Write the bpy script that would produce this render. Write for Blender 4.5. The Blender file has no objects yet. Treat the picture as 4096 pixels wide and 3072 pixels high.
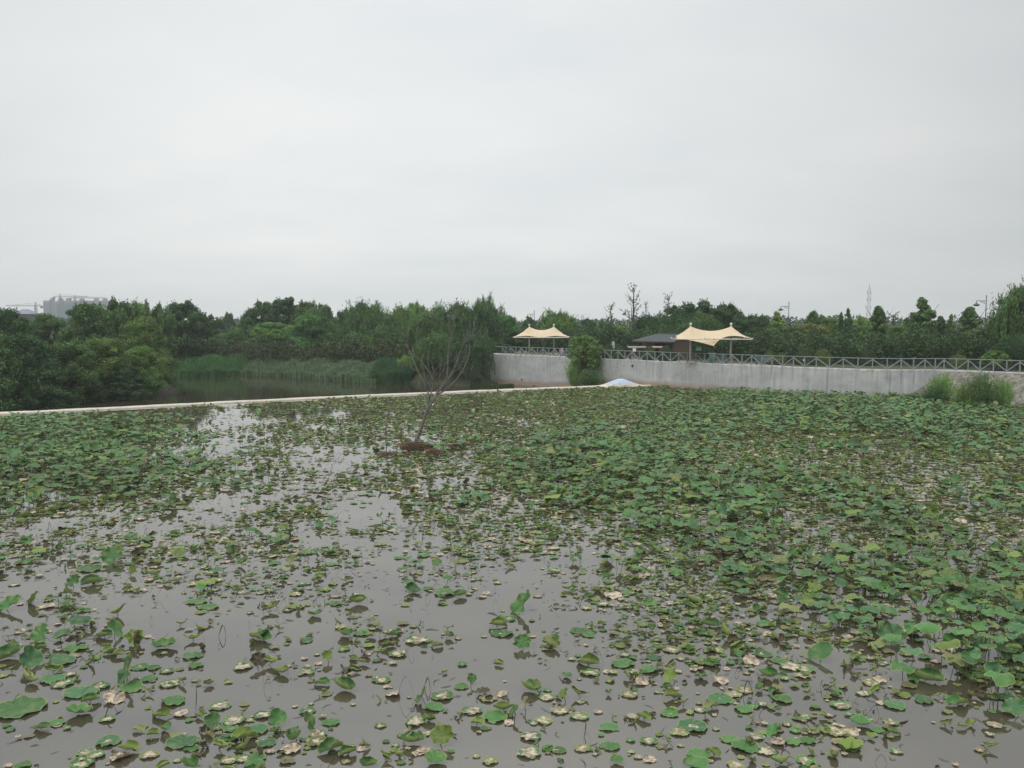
import bpy, bmesh, math, random
import numpy as np
from mathutils import Vector, Matrix, noise as mnoise
random.seed(7)
RNG = np.random.default_rng(11)
S = bpy.context.scene
COL = S.collection
R = math.radians

# ------------------------------------------------------------------ camera
CAMH = 8.0
TH = math.atan(246 / 3200.0)
cam_d = bpy.data.cameras.new("camera")
cam = bpy.data.objects.new("camera", cam_d)
COL.objects.link(cam)
cam.location = (0, 0, CAMH)
cam.rotation_euler = (math.pi / 2 - TH, 0, 0)
cam_d.sensor_width = 36
cam_d.lens = 36 * 3200 / 4096.0
cam_d.clip_start = 0.1
cam_d.clip_end = 6000
S.camera = cam
# ------------------------------------------------------------------ world
SUN_EL, SUN_AZ = R(55), R(-150)          # azimuth from +Y towards +X
w = bpy.data.worlds.new("World"); S.world = w; w.use_nodes = True
nt = w.node_tree; nt.nodes.clear()
def N(t, loc=None, **kw):
    n = nt.nodes.new(t)
    for k, v in kw.items(): setattr(n, k, v)
    return n
out = N('ShaderNodeOutputWorld'); bg = N('ShaderNodeBackground'); bg.inputs['Strength'].default_value = 0.1
sky = N('ShaderNodeTexSky', sky_type='NISHITA', sun_disc=False)
sky.sun_elevation = SUN_EL; sky.sun_rotation = SUN_AZ; sky.dust_density = 4; sky.altitude = 50
tc = N('ShaderNodeTexCoord'); sep = N('ShaderNodeSeparateXYZ')
nt.links.new(tc.outputs['Generated'], sep.inputs[0])
zc = N('ShaderNodeMath', operation='ADD'); zc.inputs[1].default_value = 0.22
zm = N('ShaderNodeMath', operation='MAXIMUM'); zm.inputs[1].default_value = 0.0
nt.links.new(sep.outputs['Z'], zm.inputs[0]); nt.links.new(zm.outputs[0], zc.inputs[0])
dv = N('ShaderNodeVectorMath', operation='DIVIDE')
cz = N('ShaderNodeCombineXYZ')
for i in range(3): nt.links.new(zc.outputs[0], cz.inputs[i])
nt.links.new(tc.outputs['Generated'], dv.inputs[0]); nt.links.new(cz.outputs[0], dv.inputs[1])
mp = N('ShaderNodeMapping'); mp.inputs['Scale'].default_value = (0.6, 0.85, 0); mp.inputs['Rotation'].default_value = (0, 0, R(12))
nt.links.new(dv.outputs[0], mp.inputs['Vector'])
n1 = N('ShaderNodeTexNoise'); n1.inputs['Scale'].default_value = 1.5; n1.inputs['Detail'].default_value = 5; n1.inputs['Roughness'].default_value = 0.5
nt.links.new(mp.outputs[0], n1.inputs['Vector'])
cr = N('ShaderNodeValToRGB')
cr.color_ramp.elements[0].position = 0.28; cr.color_ramp.elements[0].color = (0.86, 0.91, 0.94, 1)
cr.color_ramp.elements[1].position = 0.72; cr.color_ramp.elements[1].color = (1.05, 1.06, 1.04, 1)
nt.links.new(n1.outputs['Fac'], cr.inputs[0])
# broad brightness: a brighter patch ahead-left and high, duller to the right
dt = N('ShaderNodeVectorMath', operation='DOT_PRODUCT'); dt.inputs[1].default_value = Vector((-0.16, 0.93, 0.30)).normalized()
nt.links.new(tc.outputs['Generated'], dt.inputs[0])
mr = N('ShaderNodeMapRange'); mr.inputs['From Min'].default_value = 0.62; mr.inputs['From Max'].default_value = 1.0
mr.inputs['To Min'].default_value = 5.5; mr.inputs['To Max'].default_value = 9.0
nt.links.new(dt.outputs['Value'], mr.inputs['Value'])
vs = N('ShaderNodeVectorMath', operation='SCALE')
# an overcast sky is far brighter overhead than near the horizon
el = N('ShaderNodeMapRange', interpolation_type='SMOOTHSTEP'); el.inputs['From Min'].default_value = 0.36; el.inputs['From Max'].default_value = 0.95
el.inputs['To Min'].default_value = 1.0; el.inputs['To Max'].default_value = 2.7
nt.links.new(sep.outputs['Z'], el.inputs['Value'])
em = N('ShaderNodeMath', operation='MULTIPLY'); nt.links.new(mr.outputs[0], em.inputs[0]); nt.links.new(el.outputs[0], em.inputs[1])
nt.links.new(cr.outputs['Color'], vs.inputs[0]); nt.links.new(em.outputs[0], vs.inputs['Scale'])
mx = N('ShaderNodeMixRGB'); mx.inputs[0].default_value = 0.96
nt.links.new(sky.outputs[0], mx.inputs[1]); nt.links.new(vs.outputs[0], mx.inputs[2])
nt.links.new(mx.outputs[0], bg.inputs['Color']); nt.links.new(bg.outputs[0], out.inputs['Surface'])
# ------------------------------------------------------------------ sun (veiled by cloud)
sd = bpy.data.lights.new("sun", 'SUN'); sd.energy = 1.25; sd.angle = R(35); sd.color = (1.0, 0.96, 0.9)
so = bpy.data.objects.new("sun", sd); COL.objects.link(so)
sdir = Vector((math.sin(SUN_AZ) * math.cos(SUN_EL), math.cos(SUN_AZ) * math.cos(SUN_EL), math.sin(SUN_EL)))
so.rotation_euler = sdir.to_track_quat('Z', 'Y').to_euler()
S.view_settings.view_transform = 'Standard'; S.view_settings.look = 'None'
S.view_settings.gamma = 1; S.view_settings.exposure = 0; S.view_settings.use_curve_mapping = False
S.cycles.max_bounces = 7; S.cycles.volume_bounces = 1; S.cycles.transparent_max_bounces = 8
S.cycles.diffuse_bounces = 3; S.cycles.glossy_bounces = 3

# ------------------------------------------------------------------ picture <-> place
def ray(px, py):
    u = (px - 2048) / 3200.0; v = (1536 - py) / 3200.0
    return Vector((u, math.cos(TH) + v * math.sin(TH), v * math.cos(TH) - math.sin(TH)))
def on_plane(px, py, z):
    d = ray(px, py); t = (z - CAMH) / d.z
    return Vector((d.x * t, d.y * t, z))
def at_depth(px, py, Y):
    d = ray(px, py); t = Y / d.y
    return Vector((d.x * t, Y, CAMH + d.z * t))
def pix(P):                               # (N,3) -> px, py
    P = np.atleast_2d(P); c, s = math.cos(TH), math.sin(TH)
    z = P[:, 1] * c - (P[:, 2] - CAMH) * s
    v = (P[:, 1] * s + (P[:, 2] - CAMH) * c)
    return 2048 + 3200 * P[:, 0] / z, 1536 - 3200 * v / z

# ------------------------------------------------------------------ materials
def material(name):
    m = bpy.data.materials.new(name); m.use_nodes = True
    t = m.node_tree; b = t.nodes['Principled BSDF']
    return m, t, b
def L(t, a, b): t.links.new(a, b)
def simple(name, c, rough=0.7, var=0.12, scale=3.0, metal=0.0, bump=0.0, c2=None, detail=6, spec=0.4):
    m, t, b = material(name)
    no = t.nodes.new('ShaderNodeTexNoise'); no.inputs['Scale'].default_value = scale; no.inputs['Detail'].default_value = detail
    g = t.nodes.new('ShaderNodeNewGeometry'); L(t, g.outputs['Position'], no.inputs['Vector'])
    r = t.nodes.new('ShaderNodeValToRGB')
    r.color_ramp.elements[0].position = 0.3; r.color_ramp.elements[1].position = 0.7
    r.color_ramp.elements[0].color = tuple(x * (1 - var) for x in c) + (1,)
    cc = c2 or tuple(min(1, x * (1 + var)) for x in c)
    r.color_ramp.elements[1].color = tuple(cc) + (1,)
    L(t, no.outputs['Fac'], r.inputs[0]); L(t, r.outputs[0], b.inputs['Base Color'])
    b.inputs['Roughness'].default_value = rough; b.inputs['Metallic'].default_value = metal
    b.inputs['Specular IOR Level'].default_value = spec
    if bump:
        bp = t.nodes.new('ShaderNodeBump'); bp.inputs['Strength'].default_value = bump; bp.inputs['Distance'].default_value = 0.05
        L(t, no.outputs['Fac'], bp.inputs['Height']); L(t, bp.outputs[0], b.inputs['Normal'])
    return m
M = {}
M['steel'] = simple('painted_steel', (0.24, 0.275, 0.285), 0.5, 0.15, 6)
M['pole'] = simple('white_pole', (0.62, 0.60, 0.55), 0.45, 0.1, 5)
M['canvas'] = simple('canvas', (0.62, 0.50, 0.345), 0.75, 0.05, 1.5)
M['white'] = simple('white_paint', (0.75, 0.76, 0.72), 0.6, 0.06, 5)
M['dark'] = simple('dark_metal', (0.06, 0.07, 0.07), 0.5, 0.1, 5)
M['lamp'] = simple('lamp_paint', (0.10, 0.12, 0.12), 0.5, 0.1, 5)
M['bark'] = simple('bark', (0.10, 0.085, 0.065), 0.9, 0.3, 8, bump=0.4)
M['deadwood'] = simple('dead_wood', (0.155, 0.14, 0.13), 0.85, 0.35, 9)
M['debris'] = simple('debris', (0.185, 0.115, 0.083), 0.95, 0.4, 12)
M['brick'] = simple('brown_brick', (0.15, 0.105, 0.082), 0.85, 0.15, 9)
M['slate'] = simple('slate_roof', (0.10, 0.12, 0.125), 0.7, 0.12, 4)
M['timber'] = simple('dark_timber', (0.10, 0.065, 0.05), 0.7, 0.2, 8)
M['redsteel'] = simple('red_steel', (0.10, 0.035, 0.035), 0.6, 0.2, 8)
M['signgreen'] = simple('sign_green', (0.10, 0.34, 0.22), 0.5, 0.06, 6)
M['signlight'] = simple('sign_light', (0.42, 0.70, 0.55), 0.5, 0.04, 6)
M['bench'] = simple('bench_paint', (0.15, 0.23, 0.26), 0.5, 0.15, 5)
M['stone'] = simple('pale_stone', (0.36, 0.31, 0.29), 0.85, 0.2, 5, bump=0.3)
M['paving'] = simple('paving', (0.30, 0.28, 0.25), 0.85, 0.2, 1.2, bump=0.2)
M['pinkwood'] = simple('weathered_beam', (0.62, 0.52, 0.48), 0.7, 0.2, 7)
M['facade'] = simple('facade', (0.22, 0.24, 0.31), 0.8, 0.1, 0.02)
M['facade2'] = simple('facade_net', (0.06, 0.12, 0.16), 0.8, 0.15, 0.02)
M['window'] = simple('dark_glass', (0.05, 0.06, 0.08), 0.3, 0.1, 0.1)
M['stalk'] = simple('stalk', (0.10, 0.12, 0.055), 0.7, 0.3, 8)
M['litter'] = simple('litter', (0.055, 0.05, 0.035), 0.8, 0.4, 8)
M['dirt'] = simple('dirt', (0.19, 0.15, 0.11), 0.95, 0.3, 1.5, bump=0.5)

def foliage_mat(name, trans=0.25, rough=0.6):
    m, t, b = material(name)
    at = t.nodes.new('ShaderNodeAttribute'); at.attribute_name = 'col'
    oi = t.nodes.new('ShaderNodeObjectInfo')
    mu = t.nodes.new('ShaderNodeMixRGB'); mu.blend_type = 'MULTIPLY'; mu.inputs[0].default_value = 1
    L(t, at.outputs['Color'], mu.inputs[1]); L(t, oi.outputs['Color'], mu.inputs[2])
    L(t, mu.outputs[0], b.inputs['Base Color']); b.inputs['Roughness'].default_value = rough
    b.inputs['Specular IOR Level'].default_value = 0.25
    tr = t.nodes.new('ShaderNodeBsdfTranslucent'); L(t, mu.outputs[0], tr.inputs['Color'])
    ms = t.nodes.new('ShaderNodeMixShader'); ms.inputs[0].default_value = trans
    L(t, b.outputs[0], ms.inputs[1]); L(t, tr.outputs[0], ms.inputs[2])
    L(t, ms.outputs[0], t.nodes['Material Output'].inputs['Surface'])
    return m
M['leaf'] = foliage_mat('foliage')

def lotus_mat():
    m, t, b = material('lotus_leaf')
    def nd(x, **k):
        n = t.nodes.new(x)
        for a, v in k.items(): setattr(n, a, v)
        return n
    col = nd('ShaderNodeAttribute'); col.attribute_name = 'col'
    lf = nd('ShaderNodeAttribute'); lf.attribute_name = 'lf'
    sp = nd('ShaderNodeSeparateXYZ'); L(t, lf.outputs['Vector'], sp.inputs[0])
    cb = nd('ShaderNodeCombineXYZ'); L(t, sp.outputs['X'], cb.inputs[0]); L(t, sp.outputs['Y'], cb.inputs[1])
    ln = nd('ShaderNodeVectorMath', operation='LENGTH'); L(t, cb.outputs[0], ln.inputs[0])
    no = nd('ShaderNodeTexNoise'); no.inputs['Scale'].default_value = 2.4; no.inputs['Detail'].default_value = 4; no.inputs['Roughness'].default_value = 0.62
    L(t, lf.outputs['Vector'], no.inputs['Vector'])
    # bleached, torn centre: alpha of 'col' is its radius
    a1 = nd('ShaderNodeMath', operation='SUBTRACT'); L(t, col.outputs['Alpha'], a1.inputs[0]); L(t, ln.outputs['Value'], a1.inputs[1])
    a2 = nd('ShaderNodeMath', operation='MULTIPLY_ADD'); a2.inputs[1].default_value = 2.4; a2.inputs[2].default_value = -1.2
    L(t, no.outputs['Fac'], a2.inputs[0])
    a3 = nd('ShaderNodeMath', operation='ADD'); L(t, a1.outputs[0], a3.inputs[0]); L(t, a2.outputs[0], a3.inputs[1])
    mk = nd('ShaderNodeMapRange'); mk.inputs['From Min'].default_value = 0.0; mk.inputs['From Max'].default_value = 0.07; L(t, a3.outputs[0], mk.inputs['Value'])
    # veins
    at = nd('ShaderNodeMath', operation='ARCTAN2'); L(t, sp.outputs['Y'], at.inputs[0]); L(t, sp.outputs['X'], at.inputs[1])
    v1 = nd('ShaderNodeMath', operation='MULTIPLY'); v1.inputs[1].default_value = 9.0; L(t, at.outputs[0], v1.inputs[0])
    v2 = nd('ShaderNodeMath', operation='COSINE'); L(t, v1.outputs[0], v2.inputs[0])
    v3 = nd('ShaderNodeMapRange'); v3.inputs['From Min'].default_value = 0.55; v3.inputs['From Max'].default_value = 1; v3.inputs['To Max'].default_value = 0.14
    L(t, v2.outputs[0], v3.inputs['Value'])
    lite = nd('ShaderNodeMixRGB', blend_type='MIX'); lite.inputs[2].default_value = (0.26, 0.34, 0.16, 1)
    L(t, col.outputs['Color'], lite.inputs[1]); L(t, v3.outputs[0], lite.inputs[0])
    # blotches of yellowing
    n2 = nd('ShaderNodeTexNoise'); n2.inputs['Scale'].default_value = 1.7; n2.inputs['Detail'].default_value = 3; L(t, lf.outputs['Vector'], n2.inputs['Vector'])
    m2 = nd('ShaderNodeMapRange'); m2.inputs['From Min'].default_value = 0.5; m2.inputs['From Max'].default_value = 0.85; m2.inputs['To Max'].default_value = 0.75
    L(t, n2.outputs['Fac'], m2.inputs['Value'])
    bl = nd('ShaderNodeMixRGB'); bl.inputs[2].default_value = (0.24, 0.27, 0.10, 1); L(t, m2.outputs[0], bl.inputs[0]); L(t, lite.outputs[0], bl.inputs[1])
    # pale crimped rim
    rm = nd('ShaderNodeMapRange'); rm.inputs['From Min'].default_value = 0.9; rm.inputs['From Max'].default_value = 0.98; rm.inputs['To Max'].default_value = 0.6
    L(t, ln.outputs['Value'], rm.inputs['Value'])
    ri = nd('ShaderNodeMixRGB'); ri.inputs[2].default_value = (0.30, 0.33, 0.13, 1); L(t, rm.outputs[0], ri.inputs[0]); L(t, bl.outputs[0], ri.inputs[1])
    # paler underside of the blade
    ge = nd('ShaderNodeNewGeometry')
    bf = nd('ShaderNodeMath', operation='MULTIPLY'); bf.inputs[1].default_value = 0.75; L(t, ge.outputs['Backfacing'], bf.inputs[0])
    un = nd('ShaderNodeMixRGB'); un.inputs[2].default_value = (0.24, 0.30, 0.10, 1); L(t, bf.outputs[0], un.inputs[0]); L(t, ri.outputs[0], un.inputs[1])
    tan = nd('ShaderNodeMixRGB'); tan.inputs[1].default_value = (0.21, 0.155, 0.11, 1); tan.inputs[2].default_value = (0.56, 0.48, 0.36, 1)
    n3 = nd('ShaderNodeMapRange'); n3.inputs['From Min'].default_value = 0.38; n3.inputs['From Max'].default_value = 0.6; L(t, n2.outputs['Fac'], n3.inputs['Value'])
    L(t, n3.outputs[0], tan.inputs[0])
    fin = nd('ShaderNodeMixRGB'); L(t, mk.outputs[0], fin.inputs[0]); L(t, un.outputs[0], fin.inputs[1]); L(t, tan.outputs[0], fin.inputs[2])
    L(t, fin.outputs[0], b.inputs['Base Color'])
    b.inputs['Roughness'].default_value = 0.5; b.inputs['Specular IOR Level'].default_value = 0.3
    bp = nd('ShaderNodeBump'); bp.inputs['Strength'].default_value = 0.5; bp.inputs['Distance'].default_value = 0.02
    hh = nd('ShaderNodeMath', operation='ADD'); L(t, no.outputs['Fac'], hh.inputs[0]); L(t, v3.outputs[0], hh.inputs[1])
    L(t, hh.outputs[0], bp.inputs['Height']); L(t, bp.outputs[0], b.inputs['Normal'])
    tr = nd('ShaderNodeBsdfTranslucent'); L(t, fin.outputs[0], tr.inputs['Color'])
    ms = nd('ShaderNodeMixShader'); ms.inputs[0].default_value = 0.10
    L(t, b.outputs[0], ms.inputs[1]); L(t, tr.outputs[0], ms.inputs[2]); L(t, ms.outputs[0], t.nodes['Material Output'].inputs['Surface'])
    return m
M['lotus'] = lotus_mat()

def water_mat(name, c1, c2, bump=0.02):
    m, t, b = material(name)
    g = t.nodes.new('ShaderNodeNewGeometry')
    mpn = t.nodes.new('ShaderNodeMapping'); mpn.inputs['Scale'].default_value = (0.16, 0.28, 1); mpn.inputs['Rotation'].default_value = (0, 0, R(25))
    L(t, g.outputs['Position'], mpn.inputs[0])
    no = t.nodes.new('ShaderNodeTexNoise'); no.inputs['Scale'].default_value = 1; no.inputs['Detail'].default_value = 3; L(t, mpn.outputs[0], no.inputs['Vector'])
    r = t.nodes.new('ShaderNodeValToRGB'); r.color_ramp.elements[0].position = 0.35; r.color_ramp.elements[1].position = 0.68
    r.color_ramp.elements[0].color = c1 + (1,); r.color_ramp.elements[1].color = c2 + (1,)
    L(t, no.outputs['Fac'], r.inputs[0]); L(t, r.outputs[0], b.inputs['Base Color'])
    b.inputs['IOR'].default_value = 2.3 if name == 'pond_water' else 1.5; b.inputs['Roughness'].default_value = 0.03; b.inputs['Specular IOR Level'].default_value = 0.5
    n2 = t.nodes.new('ShaderNodeTexNoise'); n2.inputs['Scale'].default_value = 1.3; n2.inputs['Detail'].default_value = 3; L(t, g.outputs['Position'], n2.inputs['Vector'])
    bp = t.nodes.new('ShaderNodeBump'); bp.inputs['Strength'].default_value = bump; bp.inputs['Distance'].default_value = 0.1
    L(t, n2.outputs['Fac'], bp.inputs['Height']); L(t, bp.outputs[0], b.inputs['Normal'])
    return m
M['pond'] = water_mat('pond_water', (0.050, 0.044, 0.033), (0.085, 0.074, 0.052), 0.03)
M['river'] = water_mat('river_water', (0.035, 0.036, 0.022), (0.05, 0.045, 0.028), 0.12)

def ground_mat():
    m, t, b = material('ground')
    g = t.nodes.new('ShaderNodeNewGeometry')
    no = t.nodes.new('ShaderNodeTexNoise'); no.inputs['Scale'].default_value = 0.5; no.inputs['Detail'].default_value = 8; L(t, g.outputs['Position'], no.inputs['Vector'])
    r = t.nodes.new('ShaderNodeValToRGB'); r.color_ramp.elements[0].position = 0.35; r.color_ramp.elements[1].position = 0.7
    r.color_ramp.elements[0].color = (0.04, 0.06, 0.025, 1); r.color_ramp.elements[1].color = (0.085, 0.085, 0.045, 1)
    L(t, no.outputs['Fac'], r.inputs[0]); L(t, r.outputs[0], b.inputs['Base Color']); b.inputs['Roughness'].default_value = 0.95
    return m
M['ground'] = ground_mat()

def wall_mat():
    m, t, b = material('stained_concrete')
    uv = t.nodes.new('ShaderNodeUVMap'); uv.uv_map = 'UVMap'
    sp = t.nodes.new('ShaderNodeSeparateXYZ'); L(t, uv.outputs[0], sp.inputs[0])
    def mapn(sx, sy, sc, det=5, rough=0.55):
        mpn = t.nodes.new('ShaderNodeMapping'); mpn.inputs['Scale'].default_value = (sx, sy, 1); L(t, uv.outputs[0], mpn.inputs[0])
        no = t.nodes.new('ShaderNodeTexNoise'); no.inputs['Scale'].default_value = sc; no.inputs['Detail'].default_value = det; no.inputs['Roughness'].default_value = rough
        L(t, mpn.outputs[0], no.inputs['Vector']); return no.outputs['Fac']
    def mr(x, a, bb, c=0.0, d=1.0):
        n = t.nodes.new('ShaderNodeMapRange'); n.inputs['From Min'].default_value = a; n.inputs['From Max'].default_value = bb
        n.inputs['To Min'].default_value = c; n.inputs['To Max'].default_value = d; L(t, x, n.inputs['Value']); return n.outputs[0]
    def mix(f, a, bb):
        n = t.nodes.new('ShaderNodeMixRGB')
        if isinstance(f, float): n.inputs[0].default_value = f
        else: L(t, f, n.inputs[0])
        for i, x in ((1, a), (2, bb)):
            if isinstance(x, tuple): n.inputs[i].default_value = x + (1,)
            else: L(t, x, n.inputs[i])
        return n.outputs[0]
    def mul(a, bb):
        n = t.nodes.new('ShaderNodeMath'); n.operation = 'MULTIPLY'; L(t, a, n.inputs[0]); L(t, bb, n.inputs[1]); return n.outputs[0]
    base = mix(mr(mapn(0.25, 0.5, 1.0), 0.35, 0.65), (0.40, 0.41, 0.43), (0.53, 0.535, 0.53))
    base = mix(mr(mapn(3.0, 0.16, 1.0), 0.52, 0.72, 0, 0.5), base, (0.66, 0.66, 0.64))       # pale runs
    base = mix(mr(mapn(5.0, 0.22, 1.3), 0.56, 0.74, 0, 0.6), base, (0.20, 0.21, 0.215))         # dark runs
    base = mix(mr(mapn(0.7, 1.0, 1.0, 8, .7), 0.5, 0.68, 0, 0.55), base, (0.27, 0.275, 0.28))
    base = mix(mr(mapn(1.3, 1.5, 1.5), 0.6, 0.75, 0, 0.4), base, (0.25, 0.25, 0.25))
    at = t.nodes.new('ShaderNodeAttribute'); at.attribute_name = 'stain'
    base = mix(mul(at.outputs['Fac'], mr(mapn(4, 0.8, 1.5), 0.3, 0.6, 0.3, 1.0)), base, (0.13, 0.135, 0.13))
    # mud line near the water
    zz = t.nodes.new('ShaderNodeMath'); zz.operation = 'MULTIPLY_ADD'; zz.inputs[1].default_value = 0.7; L(t, mapn(0.5, 1, 1.0), zz.inputs[0]); L(t, sp.outputs['Y'], zz.inputs[2])
    base = mix(mr(zz.outputs[0], 1.12, 0.62, 0, 0.85), base, (0.34, 0.25, 0.185))
    L(t, base, b.inputs['Base Color']); b.inputs['Roughness'].default_value = 0.9
    bp = t.nodes.new('ShaderNodeBump'); bp.inputs['Strength'].default_value = 0.3; bp.inputs['Distance'].default_value = 0.03
    L(t, mapn(6, 6, 1.0), bp.inputs['Height']); L(t, bp.outputs[0], b.inputs['Normal'])
    return m
M['wall'] = wall_mat()

def slope_mat():
    m, t, b = material('rubble_slope')
    g = t.nodes.new('ShaderNodeNewGeometry')
    vo = t.nodes.new('ShaderNodeTexNoise'); vo.inputs['Scale'].default_value = 2.6; vo.inputs['Detail'].default_value = 8; vo.inputs['Roughness'].default_value = 0.72; L(t, g.outputs['Position'], vo.inputs['Vector'])
    r = t.nodes.new('ShaderNodeValToRGB'); e = r.color_ramp.elements
    e[0].position = 0.38; e[0].color = (0.10, 0.10, 0.075, 1); e[1].position = 0.66; e[1].color = (0.36, 0.335, 0.29, 1)
    k = e.new(0.5); k.color = (0.22, 0.21, 0.18, 1)
    L(t, vo.outputs['Fac'], r.inputs[0]); L(t, r.outputs[0], b.inputs['Base Color']); b.inputs['Roughness'].default_value = 0.95
    bp = t.nodes.new('ShaderNodeBump'); bp.inputs['Strength'].default_value = 0.8; bp.inputs['Distance'].default_value = 0.15
    L(t, vo.outputs['Fac'], bp.inputs['Height']); L(t, bp.outputs[0], b.inputs['Normal'])
    return m
M['slope'] = slope_mat()

def dam_mat(name, top, low, z0, z1):
    m, t, b = material(name)
    g = t.nodes.new('ShaderNodeNewGeometry'); sp = t.nodes.new('ShaderNodeSeparateXYZ'); L(t, g.outputs['Position'], sp.inputs[0])
    no = t.nodes.new('ShaderNodeTexNoise'); no.inputs['Scale'].default_value = 0.9; no.inputs['Detail'].default_value = 6; L(t, g.outputs['Position'], no.inputs['Vector'])
    a = t.nodes.new('ShaderNodeMath'); a.operation = 'MULTIPLY_ADD'; a.inputs[1].default_value = (z1 - z0) * 1.2; L(t, no.outputs['Fac'], a.inputs[0]); L(t, sp.outputs['Z'], a.inputs[2])
    mr = t.nodes.new('ShaderNodeMapRange'); o = (z1 - z0) * 0.6
    mr.inputs['From Min'].default_value = z0 + o; mr.inputs['From Max'].default_value = z1 + o; L(t, a.outputs[0], mr.inputs['Value'])
    mi = t.nodes.new('ShaderNodeMixRGB'); mi.inputs[1].default_value = low + (1,); mi.inputs[2].default_value = top + (1,); L(t, mr.outputs[0], mi.inputs[0])
    n2 = t.nodes.new('ShaderNodeTexNoise'); n2.inputs['Scale'].default_value = 3; n2.inputs['Detail'].default_value = 8; L(t, g.outputs['Position'], n2.inputs['Vector'])
    m2 = t.nodes.new('ShaderNodeMixRGB'); m2.blend_type = 'MULTIPLY'; m2.inputs[0].default_value = 0.5
    L(t, mi.outputs[0], m2.inputs[1])
    r = t.nodes.new('ShaderNodeValToRGB'); r.color_ramp.elements[0].position = 0.3; r.color_ramp.elements[0].color = (0.6, 0.6, 0.6, 1); r.color_ramp.elements[1].position = 0.6
    L(t, n2.outputs['Fac'], r.inputs[0]); L(t, r.outputs[0], m2.inputs[2])
    L(t, m2.outputs[0], b.inputs['Base Color']); b.inputs['Roughness'].default_value = 0.6
    return m
M['dam'] = dam_mat('dam_rubber', (0.60, 0.54, 0.46), (0.30, 0.27, 0.22), 0.02, 0.14)
M['damblue'] = dam_mat('dam_blue', (0.46, 0.55, 0.68), (0.66, 0.55, 0.44), 0.25, 0.42)

# ------------------------------------------------------------------ mesh helpers
class MB:
    def __init__(s): s.v = []; s.f = []
    def add(s, v, f):
        o = len(s.v); s.v += [tuple(x) for x in v]; s.f += [tuple(i + o for i in q) for q in f]
    def box(s, cx, cy, cz, sx, sy, sz, rz=0.0, rx=0.0, taper=1.0):
        m = Matrix.Translation((cx, cy, cz)) @ Matrix.Rotation(rz, 4, 'Z') @ Matrix.Rotation(rx, 4, 'X')
        v = []
        for z in (-.5, .5):
            k = taper if z > 0 else 1
            for x, y in ((-.5, -.5), (.5, -.5), (.5, .5), (-.5, .5)):
                v.append(m @ Vector((x * sx * k, y * sy * k, z * sz)))
        s.add(v, [(0, 3, 2, 1), (4, 5, 6, 7), (0, 1, 5, 4), (1, 2, 6, 5), (2, 3, 7, 6), (3, 0, 4, 7)])
    def bar(s, a, b, w, h=None):
        a = Vector(a); b = Vector(b); d = (b - a)
        if d.length < 1e-6: return
        h = h or w; q = d.to_track_quat('Z', 'Y') if abs(d.normalized().z) > .98 else None
        dn = d.normalized()
        side = dn.cross(Vector((0, 0, 1))) if abs(dn.z) < .98 else Vector((1, 0, 0))
        side.normalize(); up = side.cross(dn).normalized()
        v = [p + side * (x * w / 2) + up * (y * h / 2) for p in (a, b) for x, y in ((-1, -1), (1, -1), (1, 1), (-1, 1))]
        s.add(v, [(0, 3, 2, 1), (4, 5, 6, 7), (0, 1, 5, 4), (1, 2, 6, 5), (2, 3, 7, 6), (3, 0, 4, 7)])
    def tube(s, pts, rad, n=6, cap=True):
        pts = [Vector(p) for p in pts]; k = len(pts)
        if not hasattr(rad, '__len__'): rad = [rad] * k
        v = []
        u = None
        for i, p in enumerate(pts):
            d = (pts[min(i + 1, k - 1)] - pts[max(i - 1, 0)]).normalized()
            if u is None:
                u = d.orthogonal().normalized()
            else:
                u = (u - d * u.dot(d))
                u = u.normalized() if u.length > 1e-6 else d.orthogonal().normalized()
            w_ = d.cross(u)
            for j in range(n):
                a = 2 * math.pi * j / n
                v.append(p + (u * math.cos(a) + w_ * math.sin(a)) * rad[i])
        f = [(i * n + j, i * n + (j + 1) % n, (i + 1) * n + (j + 1) % n, (i + 1) * n + j) for i in range(k - 1) for j in range(n)]
        if cap: f += [tuple(range(n - 1, -1, -1)), tuple((k - 1) * n + j for j in range(n))]
        s.add(v, f)
    def lathe(s, c, prof, n=16):
        v = []
        for r_, z in prof:
            for j in range(n):
                a = 2 * math.pi * j / n; v.append((c[0] + r_ * math.cos(a), c[1] + r_ * math.sin(a), c[2] + z))
        f = [(i * n + j, i * n + (j + 1) % n, (i + 1) * n + (j + 1) % n, (i + 1) * n + j) for i in range(len(prof) - 1) for j in range(n)]
        s.add(v, f)
    def build(s, name, mat, parent=None, smooth=False):
        me = bpy.data.meshes.new(name); me.from_pydata(s.v, [], s.f); me.update()
        if mat: me.materials.append(mat)
        if smooth: me.polygons.foreach_set('use_smooth', [True] * len(me.polygons))
        o = bpy.data.objects.new(name, me); COL.objects.link(o)
        if parent: 
            o.parent = parent; o.matrix_parent_inverse = Matrix.Translation(-Vector(parent.location)) if parent.rotation_euler.z == 0 and tuple(parent.scale) == (1, 1, 1) else Matrix()
        return o
def tag(o, label=None, cat=None, group=None, kind=None):
    if label: o['label'] = label
    if cat: o['category'] = cat
    if group: o['group'] = group
    if kind: o['kind'] = kind
    return o
def empty(name, loc, label, cat, group=None):
    o = bpy.data.objects.new(name, None); COL.objects.link(o); o.location = loc; o.empty_display_size = 0.2
    return tag(o, label, cat, group)

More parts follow.
